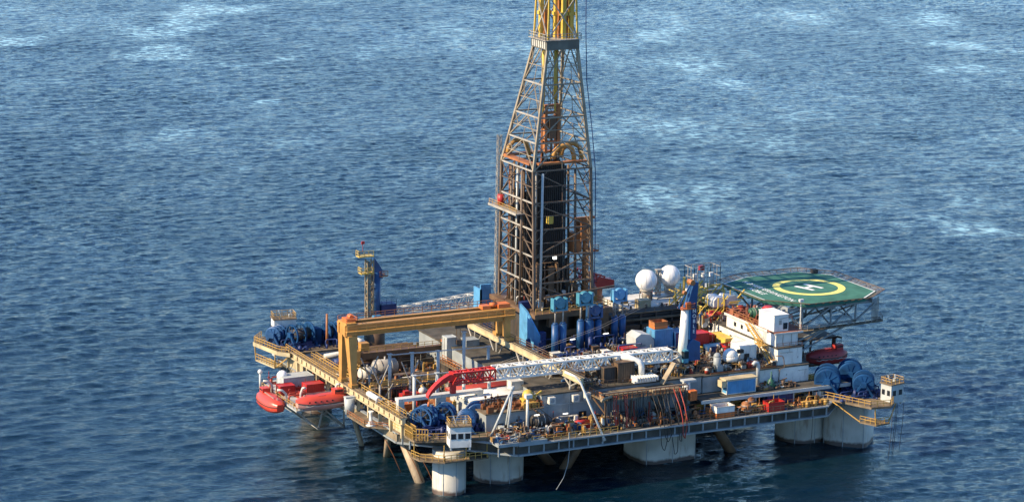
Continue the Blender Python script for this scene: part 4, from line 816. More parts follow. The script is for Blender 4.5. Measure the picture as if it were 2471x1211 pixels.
def davit(label, pts, mat='white_worn'):
    T = thing('boat_davit', label, 'davit', pts[0][0], 0, 'lifeboat davits')
    for P in pts:
        a = MB(); a.tube(P, .24, 8); a.build('davit_arm', mat, T); a = MB(); a.bar(P[-1], Vector(P[-1])-Vector((0, 0, 1.4)), .08); a.build('fall_rope', 'black', T)
davit('pair of white davit arms over the front lifeboat of the left side', [[(-10.8, 40.8, 9), (-10.8, 40.6, 12.5), (-10.8, 39.6, 13.8), (-10.8, 38.3, 14.1)], [(-3.6, 40.8, 9), (-3.6, 40.6, 12.5), (-3.6, 39.6, 13.8), (-3.6, 38.3, 14.1)]])
davit('pair of white davit arms over the outer lifeboat of the left side', [[(-11.4, 46.4, 9), (-11.6, 46.4, 11), (-12.4, 46.4, 11.8), (-13.4, 46.4, 12)], [(-11.4, 54, 9), (-11.6, 54, 11), (-12.4, 54, 11.8), (-13.4, 54, 12)]])
davit('dark davit frame above the lifeboat under the helideck', [[(94.6, 26, 12), (94.6, 25.6, 15.5), (94.6, 24, 16.4), (94.6, 22.6, 16.5)], [(101.8, 26, 12), (101.8, 25.6, 15.5), (101.8, 24, 16.4), (101.8, 22.6, 16.5)]], 'dark_steel')
BS = thing('boat_landing', 'dark roofed boat landing with yellow tip beside the white block', 'platform', (94, 26, 10))
a = MB(); a.box(85, 103, 24.6, 34, 10.4, 10.8); a.build('landing_deck', 'deck', BS); a = MB(); a.box(90, 102.5, 25, 31, 15.8, 16.2); a.build('roof_plate', 'dark_steel', BS)
a = MB()
for x in (91, 96, 102): a.bar((x, 25.2, 10.8), (x, 25.2, 15.8), .3)
a.each('roof_post', 'dark_steel', BS)
a = MB(); a.prism([(85, 14), (93.4, 14.6), (91, 18.6), (85, 19)], 10.3, 10.9); a.rail([(85, 14, 10.9), (93.2, 14.7, 10.9)], 1.1, .12, 1.0); a.build('yellow_step', 'rail_yellow', BS)

# ------------------------------------------------------------------ boxes, containers, tanks
def container(name, label, cat, x0, x1, y0, y1, z0, z1, mat, trim=None, group=None, doors=True):
    T = thing(name, label, cat, ((x0+x1)/2, (y0+y1)/2, z0), 0, group); trim = trim or mat
    a = MB(); a.box(x0+.1, x1-.1, y0+.1, y1-.1, z0+.1, z1-.06); nn = max(3, int((x1-x0)/.5))
    for i in range(nn): x = x0+.3+(x1-x0-.6)*i/(nn-1); a.box(x-.09, x+.09, y0+.03, y0+.1, z0+.2, z1-.2)
    a.build('body', mat, T)
    a = MB()
    for x in (x0, x1-.16):
        for y in (y0, y1-.16): a.box(x, x+.16, y, y+.16, z0, z1)
    for z in (z0, z1-.16):
        for y in (y0, y1-.16): a.box(x0+.16, x1-.16, y, y+.16, z, z+.16)
        for x in (x0, x1-.16): a.box(x, x+.16, y0+.16, y1-.16, z, z+.16)
    a.build('corner_frame', trim, T)
    if doors:
        a = MB(); a.box(x0+.02, x0+.1, y0+.3, y1-.3, z0+.25, z1-.25); d_ = a.build('door', mat, T)
        a = MB(); a.bar((x0-.02, (y0+y1)/2-.2, z0+.3), (x0-.02, (y0+y1)/2-.2, z1-.3), .06); a.bar((x0-.02, (y0+y1)/2+.2, z0+.3), (x0-.02, (y0+y1)/2+.2, z1-.3), .06); a.build('lock_bar', 'galv', d_)
    return T
def skip(label, x0, x1, y0, y1, z0, z1, mat, mat2=None):
    T = thing('cargo_basket', label, 'basket', ((x0+x1)/2, (y0+y1)/2, z0)); a = MB(); zm = z0+(z1-z0)*.45
    a.box(x0, x1, y0, y0+.12, z0, zm); a.box(x0, x1, y1-.12, y1, z0, zm); a.box(x0, x0+.12, y0+.12, y1-.12, z0, zm); a.box(x1-.12, x1, y0+.12, y1-.12, z0, zm); a.box(x0+.12, x1-.12, y0+.12, y1-.12, z0, z0+.12); a.build('lower_wall', mat, T)
    a = MB(); a.box(x0, x1, y0, y0+.12, zm, z1); a.box(x0, x1, y1-.12, y1, zm, z1); a.box(x0, x0+.12, y0+.12, y1-.12, zm, z1); a.box(x1-.12, x1, y0+.12, y1-.12, zm, z1); a.build('upper_wall', mat2 or mat, T)
    a = MB(); a.rail([(x0, y0, z1), (x1, y0, z1), (x1, y1, z1), (x0, y1, z1)], .12, .1, 1.2, True); a.build('top_rim', mat2 or mat, T); return T
def tank(name, label, p, q, rr, mat, cat='tank', group=None, legs=True):
    T = thing(name, label, cat, (p[0], p[1], min(p[2], q[2])), 0, group); P, Q = Vector(p), Vector(q); dv = (Q-P).normalized()
    a = MB(); a.cyl(P, Q, rr, n=20); a.cyl(P-dv*rr*.3, P, rr*.55, rr, n=20); a.cyl(Q, Q+dv*rr*.3, rr, rr*.55, n=20); a.build('shell', mat, T)
    for f in (.25, .75): a = MB(); c0 = P.lerp(Q, f); a.cyl(c0-dv*.08, c0+dv*.08, rr*1.04, n=20); a.build('band', 'galv', T)
    a = MB(); c0 = P.lerp(Q, .5); a.cyl(c0, c0+Vector((0, 0, rr*1.35)), .2, n=8)
    if legs and abs(dv.z) < .5:
        for f in (.2, .8): c1 = P.lerp(Q, f); a.bar(c1-Vector((0, 0, rr*.8)), c1-Vector((0, 0, rr*1.4)), .35)
    a.build('nozzle', 'galv', T); return T
# right front ledge and lower deck
container('louvre_unit', 'long blue louvred unit with beige roof standing on the front ledge', 'air unit', 63.8, 70.4, 4.7, 6.6, 12.9, 15.7, 'sky_blue', 'white_worn', doors=False)
a = MB(); a.box(63.4, 70.7, 4.5, 6.9, 15.75, 15.95); a.box(62.7, 63.7, 4.8, 6.4, 14.4, 15.7); tag(a.build('canopy_roof', 'cream'), 'beige canopy roof lying over the blue louvred unit', 'roof')
container('cargo_container', 'dark navy container under the front ledge at the right', 'container', 72.2, 78, 3.1, 5.6, 10, 12.4, 'navy')
container('cargo_container', 'dark navy container in the shade under the ledge behind barrels', 'container', 59.5, 62.6, 5, 7.4, 10, 12.3, 'navy')
skip('white topped red skip on the front deck below the blue unit', 58.6, 62.6, -.4, 2.2, 10.05, 12.1, 'orange', 'white')
skip('bright red open basket on the front deck beside navy container', 70.2, 73.8, -.6, 1.6, 10.05, 11.7, 'red')
for (x, y, lb) in ((66.2, 1.2, 'brown rusty tank nearest the white topped skip'), (68.0, 3.0, 'taller brown tank behind the first rusty one')):
    tank('rusty_tank', lb, (x, y, 10.05), (x, y, 11.9 if x < 67 else 12.3), .95, 'rust_orange', legs=False, group='rusty tanks on the front deck')
for i in range(5): tag(MB().cyl((63.6+i*.0, 4+i*.75, 10), (63.6, 4+i*.75, 11), .3, n=10).build('steel_drum', 'grey'), 'small grey steel drum in a row beneath the front ledge', 'drum', 'grey drums under the ledge')
container('orange_cabinet', 'orange cabinet at the left end of front ledge', 'cabinet', 54.8, 56.4, 3.4, 4.6, 13, 14.9, 'orange', doors=False)
for x in (79.2, 81.0, 83.4): tag(MB().cyl((x, -.4, 10), (x, -.4, 11.2), .42, n=10).box(x-.6, x+.6, .3, 1.2, 10, 10.9).build('yellow_bollard', 'rail_yellow'), 'squat yellow bollard with box behind the right front rail', 'bollard', 'yellow bollards at the right front')
container('white_locker', 'small white locker on the rail of the right corner platform', 'locker', 83.4, 85.1, 3.2, 4.6, 10.6, 11.7, 'white', doors=False)
tag(MB().lathe((74.4, 5.6, 12.9), [(.5, 0), (.7, .6), (.65, 1.6), (.3, 1.9), (.12, 2.2), (.1, 3.4)], 12).box(73.4, 75.4, 5.2, 6, 12.9, 13.7).build('green_machine', 'green'), 'dark green machine with thin pipe before the white wall', 'machine')
tag(MB().cyl((77, 5.4, 12.9), (77, 5.4, 14.3), .4, n=10).bar((76, 5.4, 14.2), (77.9, 5.4, 14.6), .2).build('brown_valve', 'brown'), 'brown valve stand right of the dark green machine', 'valve')
tag(MB().tube([(72.4, 7.3, 12.9), (72.4, 7.3, 17.2), (72.2, 7.3, 17.8), (71.6, 7.3, 18.0), (71.2, 7.3, 17.5)], .4, 10).build('vent_pipe', 'pale_grey'), 'grey swan neck vent pipe against the white front wall', 'vent')
tag(MB().cyl((64.6, 10, 16.4), (64.6, 10, 19.3), .75, n=16).sphere((64.6, 10, 19.3), .75, 14, 0).box(64.2, 65.6, 9.2, 10, 16.4, 17.6).build('vent_tower', 'grey'), 'thick grey round topped vent tower left of white tanks', 'vent')
# white roof tanks
T = thing('dome_tank', 'white dome topped tank with open dark front on the block roof', 'tank', (68.8, 12, 16.35)); a = MB(); a.cyl((68.8, 12, 17.6), (68.8, 12, 18.6), 1.55, n=22); a.sphere((68.8, 12, 18.5), 1.55, 22, 0); a.build('shell', 'white', T)
a = MB(); a.box(67.5, 70.1, 10.8, 13.2, 16.4, 17.6); a.build('machine_bay', 'black', T)
container('white_tank_unit', 'white square tank unit right of the dome topped tank', 'tank', 71.2, 74.8, 12, 16, 16.6, 20.2, 'white', doors=False)
tag(MB().box(70.2, 71.4, 11.2, 11.9, 19, 19.7).box(72, 73, 11.7, 11.98, 17.2, 18.6).build('black_hatch', 'black'), 'small black hatch fitted between the two white roof tanks', 'hatch')
tag(MB().cyl((76.2, 16.4, 17.9), (76.2, 23, 17.9), 1.5, n=18).cyl((76.2, 16, 17.9), (76.2, 16.4, 17.9), 1.1, 1.5, n=18).build('curved_casing', 'white_worn'), 'pale curved casing against the lit wall behind stairs', 'casing')
# containers in the middle right
container('cargo_container', 'red container stacked behind the name board of crane', 'container', 66, 71, 24, 27, 17.9, 20.3, 'red')
container('cargo_container', 'yellow container below the red one behind the crane', 'container', 66.2, 68.8, 22.6, 25, 16.45, 17.85, 'crown_yellow')
container('cargo_container', 'dark blue container between red baskets near the lit wall', 'container', 69.4, 73.2, 21, 23.4, 16.45, 18.2, 'blue')
skip('red basket in front of the yellow container by the lit wall', 72.2, 75.8, 19.2, 21.8, 16.45, 18.3, 'red')
container('cargo_container', 'mustard container against the white wall with windows', 'container', 73.6, 75.7, 22, 28, 16.45, 19.2, 'crown_yellow')
container('cargo_container', 'maroon container at the back behind mustard one', 'container', 70.6, 73.2, 25.6, 29, 16.45, 19.4, 'red')
container('blue_cabin', 'pale blue tall unit left of the white king post', 'cabin', 60.4, 64.6, 27.5, 31, 16.45, 21.0, 'sky_blue')
container('blue_cabin', 'darker blue unit joined right of the pale blue one', 'cabin', 64.8, 67.4, 26.8, 30.4, 16.45, 20.2, 'blue')
skip('orange basket lying on top of the pale blue unit', 60.6, 63.6, 28, 30.4, 21.05, 22.3, 'orange', 'rust_orange')
T = thing('grey_housing', 'grey rounded machine housing behind the small red box', 'housing', (57.5, 28, 16.45)); a = MB(); P = [(55.2, 16.5), (59.4, 16.5), (59.4, 19.4), (58.6, 20.6), (56.4, 21.0), (55.2, 20.2)]
a.add([(x, 26, z) for x, z in P]+[(x, 30, z) for x, z in P], [tuple(range(6)), tuple(range(11, 5, -1))]+[(i, 6+i, 6+(i+1) % 6, (i+1) % 6) for i in range(6)]); a.build('shell', 'pale_grey', T); a = MB(); a.box(56.2, 57.4, 25.9, 26, 16.6, 18.8); a.build('access_hatch', 'grey', T)
container('red_box', 'red box container in front of grey rounded housing', 'container', 51.6, 55, 24.6, 27, 16.45, 18.7, 'red')
container('white_cabinet', 'small white cabinet on the deck before the drill floor', 'cabinet', 47.6, 49.2, 25.4, 26.8, 16.45, 18.5, 'white', doors=False)
container('white_cabinet', 'small cream cabinet beside orange barrier at the blue cylinders', 'cabinet', 37.6, 39.8, 28, 29.6, 16.45, 18.4, 'white_worn', doors=False)
tag(MB().rail([(36.2, 30.4, 16.45), (36.4, 25, 16.45)], 1.6, .14, .8).rail([(36.4, 25, 16.45), (40.4, 24.8, 16.45)], 1.4, .14, .8).build('orange_barrier', 'orange'), 'orange yellow barrier in front of the blue wall panel', 'barrier')
# front equipment: heat exchanger house, duct, radiator, hose station
container('brown_machine_house', 'brown grey machine house behind the white bent duct', 'machine', 42.2, 45.8, 9.4, 12.6, 16.45, 20.4, 'brown', 'dark_steel', doors=False)
container('brown_machine_house', 'wider grey brown machine block left of white duct', 'machine', 39.4, 42, 10, 13, 16.45, 19.6, 'dark_steel', 'brown', doors=False)
tag(MB().tube([(43.4, 13, 20.9), (45.4, 11, 20.8), (46.8, 9.4, 20.2), (47.1, 9.1, 19.4), (47.1, 9.1, 17.6)], .62, 10).build('bent_duct', 'white'), 'fat white bent duct running down to finned radiator', 'duct')
T = thing('finned_radiator', 'white finned radiator unit at the foot of the bent duct', 'radiator', (47.2, 8.2, 16.45)); a = MB(); a.box(44.8, 49.6, 7.6, 8.8, 16.5, 17.0); a.build('header_tank', 'white', T)
for i in range(9):
    a = MB(); a.box(44.9+i*.55, 45.15+i*.55, 6.6, 9.4, 17.0, 17.8); a.build('fin', 'white', T)
HP = thing('hose_station', 'yellow brown hose station gallery on the front above hanging hoses', 'gallery', (44, 3, 10))
a = MB(); a.box(35, 53.2, 1.4, 7.7, 15.4, 15.7); a.build('gallery_floor', 'deck_tan', HP)
a = MB(); a.rail([(35, 1.5, 15.7), (53.2, 1.5, 15.7)], 1.2, .11, 1.0); a.rail([(35, 1.5, 15.7), (35, 7.5, 15.7)], 1.2, .11, 1.0); a.build('gallery_handrail', 'rust_orange', HP)
a = MB(); a.box(35, 45, 2.2, 3.4, 15.7, 16.5); a.box(46, 50, 2.4, 3.8, 15.7, 16.3); a.bar((35, 2, 16.9), (53, 2, 16.9), .3); a.tube([(34.2, 1.4, 15.6), (35, 1.2, 16.2), (36.4, 1.4, 16.4)], .3, 8); a.build('hose_manifold', 'tan_plate', HP)
a = MB()
for x in (35.4, 41, 47, 53): a.bar((x, 1.8, 10), (x, 1.8, 15.4), .25); a.bar((x, 1.8, 13), (x, 7.7, 15.3), .2)
a.each('gallery_post', 'brown', HP)
a = MB(); a.box(50.6, 54, 6, 7.6, 10, 15.3); a.build('equipment_column', 'grey', HP)
a = MB(); a.bar((50.4, 6.8, 16), (53.4, 7.4, 19.8), 1.2, .3); a.build('slanted_ramp', 'tan_plate', HP)
rh = random.Random(11)
for i in range(22):
    x = 35.3+i*.82; zb = 9.2+rh.random()*2.6; mt = rh.choice(['black', 'black', 'black', 'brown', 'dark_steel', 'hose_red' if i < 6 or i > 15 else 'black', 'black']); y = 1.0-rh.random()*.3; dx = .35+rh.random()*.3
    if i in (12, 13, 15): zb = (5.6, 7.2, 4.6)[(12, 13, 15).index(i)]; mt = 'black'; dx = 1.9; y = -2.0
    if i in (17, 18): zb = 7.0+.5*(i-17); mt = 'hose_red' if i == 18 else 'black'; dx = 1.1; y = -2.0
    a = MB(); pts = []
    for k in range(15):
        t0 = k/14; s0 = 2*t0-1; zt = 16.4; pts.append((x+dx*t0*1.2+.12*math.sin(k*1.3+i), y*min(1, (1-s0**4)*1.6)+1.4*max(0, s0**4), zb+(zt-zb)*abs(s0)**2.6))
    a.tube(pts, .075 if mt != 'hose_red' else .1, 6); tag(a.build('hanging_hose', mt), 'thin hose loop hanging down from the front hose station', 'hose', 'hoses hanging from the front station')
for x, z in ((38, 11.2), (41.5, 11.6), (44.8, 11)):
    tag(MB().lathe((x, 1.6, z), [(.5, -.2), (.55, 0), (.5, .2)], 14, 'y').box(x-.15, x+.15, 1.5, 1.7, z+.5, z+3.4).build('hose_reel', 'hose_red'), 'red hose reel hanging under the front hose station', 'reel', 'red hose reels at the front')
T = thing('front_vent_pipe', 'long white pipe bent down over the front edge', 'pipe', (30, 2, 10)); a = MB(); a.tube([(27.6, 3.6, 21.6), (28.9, 2, 21), (29.9, 1.6, 19.8), (30.8, 1, 17.2), (33.4, -1.6, 9.3)], .21, 10); a.build('pipe_body', 'boom_white', T); a = MB(); a.cyl((33.3, -1.5, 9.5), (33.5, -1.7, 8.9), .33, n=10); a.build('pipe_flange', 'galv', T)
for x, z in ((26.8, 14.6), (31.9, 14.5), (34.4, 14.6)):
    T = thing('air_conditioner', 'white air conditioner box on the grey front wall', 'air conditioner', (x, 7.6, z), 0, 'air conditioners on the grey wall'); a = MB(); a.box(x-.65, x+.65, 6.9, 7.92, z, z+1.3); a.build('casing', 'white_worn', T); a = MB(); a.lathe((x, 6.85, z+.65), [(.42, 0), (.45, .06)], 14, 'y'); a.build('fan_grille', 'grey', T)
container('air_unit_base', 'two fans pale air unit standing before the grey wall foot', 'air unit', 14.8, 17.4, 4.8, 6.6, 10.6, 11.9, 'pale_grey', doors=False)
for p, lb in (((23.6, 6.2, 11), 'dark tank with strip lamp left of the brown stairs'),):
    tank('dark_tank', lb, (p[0]-1.6, p[1]-.6, 12.2), (p[0]+1.2, p[1]-.6, 12.2), 1.1, 'dark_steel')
for x, y, z in ((22.5, 5.0, 13.4), (29.6, 6.9, 12.4)): tag(MB().box(x-.5, x+.5, y-.1, y+.1, z, z+.14).build('strip_lamp', 'lamp'), 'lit strip lamp on the front wall', 'lamp', 'lit strip lamps at the front')
T = thing('front_stair', 'brown steel stair going down to the front deck beside grey wall', 'stairs', (25, 5, 10)); stair(MB(), (22.4, 5.6, 14.3), (27.4, 5.6, 10.1), 1.0, 12, (0, 1, 0)).build('flight', 'brown', T)
tag(MB().sphere((22.8, 9.4, 16.2), 1.1, 16, -.9).box(21.6, 24.2, 8.6, 10.4, 14.3, 15.6).bar((22, 9, 15), (25.5, 9, 16.8), .3).build('yellow_machine', 'crown_yellow'), 'rounded yellow machine on the roof above the brown stair', 'machine')
tag(MB().box(20.8, 23.6, 7.2, 8.2, 14.3, 15.3).rail([(20.8, 7, 14.3), (24, 7, 14.3)], 1.0, .12, .7).build('yellow_guard', 'rail_yellow'), 'yellow guard frame in front of the rounded yellow machine', 'guard')
tag(MB().box(29.6, 33.4, 3.4, 5, 10.05, 11.1).cyl((30, 4, 11.3), (33, 4, 11.3), .45, n=10).box(33.6, 34.6, 3.2, 4.4, 10.05, 11.6).build('red_pump', 'red'), 'red pump skid on the front deck by the grey wall', 'pump')
tag(MB().box(27.4, 29.2, 3, 4.6, 10.05, 10.9).lathe((28.2, 3.8, 10.9), [(.7, 0), (.8, .5), (.3, 1.0)], 10).build('green_pump', 'green'), 'dark green pump left of the red pump skid', 'pump')
T = thing('tripod_support', 'pale three legged pipe support in front of the low house', 'support', (16.5, 5, 10.7))
for q in ((12.6, 4.2), (15.8, 3.8), (16.6, 6.4)):
    a = MB(); a.cyl((17.3, 5, 19.2), (q[0], q[1], 10.7), .24, n=8); a.build('leg', 'pale_grey', T)
a = MB(); a.cyl((17.3, 5, 18.8), (17.3, 5, 19.6), .4, n=10); a.build('cap', 'pale_grey', T)
T = thing('support_post', 'single pale post with cap right of the three legged support', 'post', (19.8, 3.6, 10.7)); a = MB(); a.cyl((19.8, 3.6, 10.7), (19.8, 3.6, 17.4), .26, n=10); a.build('shaft', 'white_worn', T); a = MB(); a.box(19.3, 20.6, 3.1, 4.1, 17.4, 18.1); a.build('cap', 'white_worn', T)
tag(MB().tube([(25.9, -1.7, 10.4), (25.9, -2.0, 8.4), (25.4, -2.4, 5.6), (24.2, -3, 3.2), (22.4, -3.6, 1.3)], .06, 6).bar((26, -1.6, 8.4), (26, -1.6, 11.4), .2).build('sea_hose', 'grey'), 'grey hose hanging from the front edge towards the sea', 'hose')
for x, y, zt, zb in ((79.6, -1.9, 10, .2), (93.9, -8.2, 10, -.4), (97.2, -5, 10, -.4), (99, -2, 10, -.6), (100.4, -2.6, 9.2, 0)): tag(MB().tube([(x, y, zt), (x-.2, y-.1, 5), (x-.7, y-.1, zb)], .05, 5).build('hanging_chain', 'dark_steel'), 'thin dark chain hanging to the sea at the right front corner', 'chain', 'mooring chains at the right corner')
for x, y, zt in ((1, 20, 8), (1.8, 16, 8), (0, 28, 8)): tag(MB().tube([(x, y, zt), (x+1.5, y-4, 3), (x+2.4, y-6, -.4)], .08, 5).build('mooring_line', 'rust'), 'thin rusty line running into the sea below the left side', 'line', 'mooring lines at the left side')

# ------------------------------------------------------------------ portal frame, posts and pipe deck
T = thing('shelter_frame', 'pale grey portal frame behind the near left blue winches', 'frame', (7, 16, 10.6))
a = MB(); a.box(-1.3, 16.4, 15.4, 17, 15.9, 16.5); a.build('top_beam', 'white_worn', T)
for x in (-.6, 8, 15.8):
    a = MB(); a.box(x-.6, x+.6, 15.6, 16.8, 10.6, 15.9); a.build('post', 'pale_grey', T)
LBL_A = 'slender pale post of the rear row across the pipe deck'; LBL_B = 'slender pale post of the front row across the pipe deck'
def post(x, y, z0, z1, label, grp, rad=.3): tag(MB().cyl((x, y, z0), (x, y, z1), rad, n=10).box(x-.45, x+.45, y-.45, y+.45, z1, z1+.15).box(x-.6, x+.6, y-.6, y+.6, z0, z0+.2).build('pipe_post', 'pale_grey'), label, 'post', grp)
for x, z1 in ((6.0, 19.6), (10.8, 19.4), (16.4, 19.2), (22.0, 22.5), (27.4, 19.0)): post(x, 36, 9.95, z1, LBL_A, 'rear pipe deck posts', .33)
for x in (4.0, 8.8, 14.4, 19.8): post(x, 20, 9.95, 19.4, LBL_B, 'front pipe deck posts', .33)
tag(MB().bar((6, 36, 19.5), (27.4, 36, 19), .18).build('tie_rail', 'pale_grey'), 'thin pale tie rail joining the tops of the rear posts', 'rail')
tag(MB().bar((4, 20, 19.4), (19.8, 20, 19.3), .15).bar((4, 20, 19.2), (8, 20, 15), .14).build('tie_rail', 'pale_grey'), 'thin pale tie rail joining the tops of the front posts', 'rail')
tag(MB().bar((4, 20, 13), (19.8, 20, 12.9), .15).build('tie_rail', 'pale_grey'), 'low thin tie rail between the front posts near their feet', 'rail')
# fork braces near the left
for x, y in ((2.6, 33), (9.4, 34), (3.4, 40)):
    tag(MB().cyl((x, y, 10), (x, y, 14.6), .22, n=8).bar((x, y, 14.4), (x-1.8, y, 18.4), .2).bar((x, y, 14.4), (x+1.9, y, 18.4), .2).bar((x, y, 10.4), (x+2.8, y, 14.6), .16).build('forked_post', 'galv'), 'thin galvanised forked post standing behind the gantry leg', 'post', 'forked posts behind the gantry leg')
# stacks of drill pipe: each layer block is an uncountable stack
def pipe_stack(label, x0, x1, y0, y1, z0, rows, rad, mat, seed):
    q = random.Random(seed); a = MB(); n = int((y1-y0)/(2*rad*1.05))
    for j in range(rows):
        for i in range(n-(j % 2)):
            y = y0+rad+(i+(j % 2)*.5)*2*rad*1.05; a.cyl((x0+q.random()*1.2, y, z0+rad+j*1.8*rad), (x1-q.random()*1.2, y, z0+rad+j*1.8*rad), rad, n=7)
    o = a.build('pipe_stack', mat); return tag(o, label, 'pipes', kind='stuff')
pipe_stack('wide stack of brown drill pipes at the back of the pipe deck', 9, 24, 57, 66, 12.2, 3, .26, 'brown', 1)
pipe_stack('dark pipes stacked lower behind the second bridge crane', 24.5, 30.5, 54, 66, 12.2, 2, .3, 'dark_steel', 2)
pipe_stack('dull mixed pipes lying in front of the low bridge crane', 8, 27, 44, 50.5, 10.6, 2, .3, 'pipe_mix', 3)
pipe_stack('rusty pipes racked beside the inner runway beam', 20, 30, 24, 33, 10.6, 3, .28, 'brown', 4)
pipe_stack('orange rusty pipes under the red end of crane boom', 9, 29, 22.2, 26.5, 11.6, 2, .3, 'rust_orange', 5)
tag(MB().box(8.5, 30.8, 56.4, 66.4, 9.96, 12.2).build('pipe_platform', 'dark_steel'), 'dark steel rack base below the brown pipe stack', 'rack')
tag(MB().box(9, 30, 22, 33, 9.96, 10.6).build('pipe_cradle', 'brown'), 'low brown cradle below the pipes near the boom end', 'rack')
for i in range(6): tag(MB().cyl((13.0, 14.6+i*.95, 14.9), (29.5, 14.6+i*.95, 15.1), .42, n=12).build('white_pipe', 'white'), 'long white riser pipe lying in a row behind the low house', 'pipe', 'white riser pipes behind the low house')
for i in range(4): tag(MB().cyl((12.0, 20.6+i*.8, 15.2), (30.0, 20.6+i*.8, 15.2), .36, n=10).build('maroon_pipe', 'hose_red'), 'long maroon riser pipe lying just behind the white ones', 'pipe', 'maroon riser pipes behind the white pipes')
tag(MB().box(12.9, 30.4, 14.2, 24, 13.8, 14.4).box(13.4, 14, 14.2, 24, 10, 13.8).box(28.6, 29.2, 14.2, 24, 10, 13.8).box(21, 21.6, 14.2, 24, 10, 13.8).build('riser_rack', 'pale_grey'), 'pale rack table carrying the white and maroon riser pipes', 'rack')
container('white_crate', 'white crate at the right end of the white riser pipes', 'crate', 22.6, 25.2, 16, 18, 15.5, 17.2, 'white_worn', doors=False)
container('grey_cabinet', 'tall pale grey cabinet left of its pair under the gantry beam', 'cabinet', 23.9, 26.2, 48, 50.4, 13.6, 18.4, 'pale_grey')
container('grey_cabinet', 'wider grey cabinet standing beside inner runway beam', 'cabinet', 27.6, 30.5, 46.6, 49.6, 13.2, 17.8, 'grey')
tag(MB().box(23.5, 30.8, 46.2, 51, 9.96, 13.2).build('cabinet_plinth', 'dark_steel'), 'dark plinth below the two grey cabinets', 'plinth')
tank('silver_tank', 'round silver tank end behind the yellow gantry leg', (7.6, 47, 14.2), (12, 47, 14.2), 1.5, 'galv'); tank('silver_tank', 'smaller silver tank left of the round one behind gantry leg', (4.2, 46.2, 13.4), (7.0, 46.2, 13.4), 1.3, 'white_worn')
tank('white_tank', 'white upright tank left of the gantry legs', (1.2, 49, 10), (1.2, 49, 13.0), 1.2, 'white', legs=False)
tank('blue_white_tank', 'blue cylinder with white end high behind the gantry leg', (4.0, 56, 17.4), (7.4, 56, 17.4), .95, 'blue'); tag(MB().cyl((7.5, 56, 17.4), (9.3, 56, 17.4), .95, .2, n=18).build('white_cone', 'white'), 'white cone on the end of the blue cylinder', 'cone')
tag(MB().box(4, 8, 55, 57, 9.96, 16.2).build('tank_stand', 'brown'), 'brown stand carrying the blue cylinder with white end', 'stand')
container('red_container', 'red container on the boat deck behind the front lifeboat', 'container', -6.6, -2.8, 48, 50.6, 9.05, 11.9, 'red')
container('red_container', 'low dark red container left of the taller boat deck one', 'container', -10.6, -7.4, 52, 54.4, 9.05, 11, 'red')
container('grey_hut', 'flat grey hut on the boat deck against the rig side', 'hut', -8.8, -2.2, 54.8, 58.6, 9.05, 11.8, 'pale_grey', doors=False)
tag(MB().cyl((-11, 62, 8), (-11, 62, 11.5), .22, n=8).sphere((-11, 62, 11.7), .5, 12, -.9).build('white_mast', 'white'), 'short white mast with ball at the outer boat deck', 'mast')
container('orange_skid', 'orange skid on the pipe deck behind the white portal frame', 'skid', 4.2, 6.2, 26, 28, 9.96, 12.2, 'orange', doors=False); tag(MB().box(6.4, 12, 26, 30, 9.96, 11.4).box(7, 9, 27, 28.6, 11.4, 12.6).cyl((9.5, 27, 12), (9.5, 29, 12), .7, n=12).build('brown_skid', 'rust'), 'rusty equipment skid right of the orange one', 'skid')
tag(MB().cyl((4.6, 31.5, 9.96), (9.2, 31.5, 9.96), .01).box(6.4, 10.2, 30.8, 32.6, 11, 12.7).box(7, 8, 31, 32, 12.7, 13.3).build('red_engine', 'red'), 'red engine box on the pipe deck between the posts', 'engine')
tag(MB().sphere((10.9, 31.4, 12.9), .75, 14, -.9).build('white_buoy', 'white_worn'), 'pale round buoy beside the red engine box', 'buoy')
container('white_drum_box', 'white box near the runway girder behind the white fender', 'box', 1.0, 3.2, 31, 33, 9.96, 12.0, 'white_worn', doors=False)
T = thing('white_cylinder_canister', 'white life raft canister lying on the left runway girder', 'canister', (-2.4, 24, 14)); a = MB(); a.cyl((-2.4, 22, 14.9), (-2.4, 27, 14.9), .55, n=14); a.build('shell', 'white', T); a = MB(); a.box(-2.7, -2.1, 22.6, 23, 14.02, 14.6); a.box(-2.7, -2.1, 26, 26.4, 14.02, 14.6); a.each('cradle', 'galv', T)
tag(MB().lathe((-3.9, 22.4, 9.96), [(1.0, 0), (.8, .25), (.35, .9), (.3, 2.4), (.55, 2.8)], 14).build('white_pedestal', 'white'), 'white flared pedestal on the left side landing', 'pedestal')
tag(MB().cyl((-3.6, 33.4, 9.4), (-3.6, 33.4, 12.6), .9, 1.1, n=14).box(-4.6, -2.6, 32.8, 34, 12.6, 12.9).build('grey_fairlead', 'pale_grey'), 'grey round fairlead between lifeboat and side landing', 'fairlead')
tag(MB().cyl((6.2, 68.4, 13.6), (6.2, 68.4, 20.6), .3, .22, n=10).build('brown_post', 'rust_orange'), 'tall rusty brown post among the far left blue winches', 'post')
tag(MB().cyl((3.0, 62, 13.4), (11.5, 62, 13.9), .55, n=12).bar((2, 62, 12.9), (12, 62, 13.2), .4).build('pale_pipe', 'white_worn'), 'thick pale pipe lying before the far left winches', 'pipe')
tag(MB().box(1, 6, 56.5, 60.5, 9.96, 12.6).cyl((3, 57.4, 13), (6.2, 57.4, 13), 1.0, n=12).build('navy_machine', 'navy'), 'dark navy machine on the left pipe deck near the girder', 'machine')

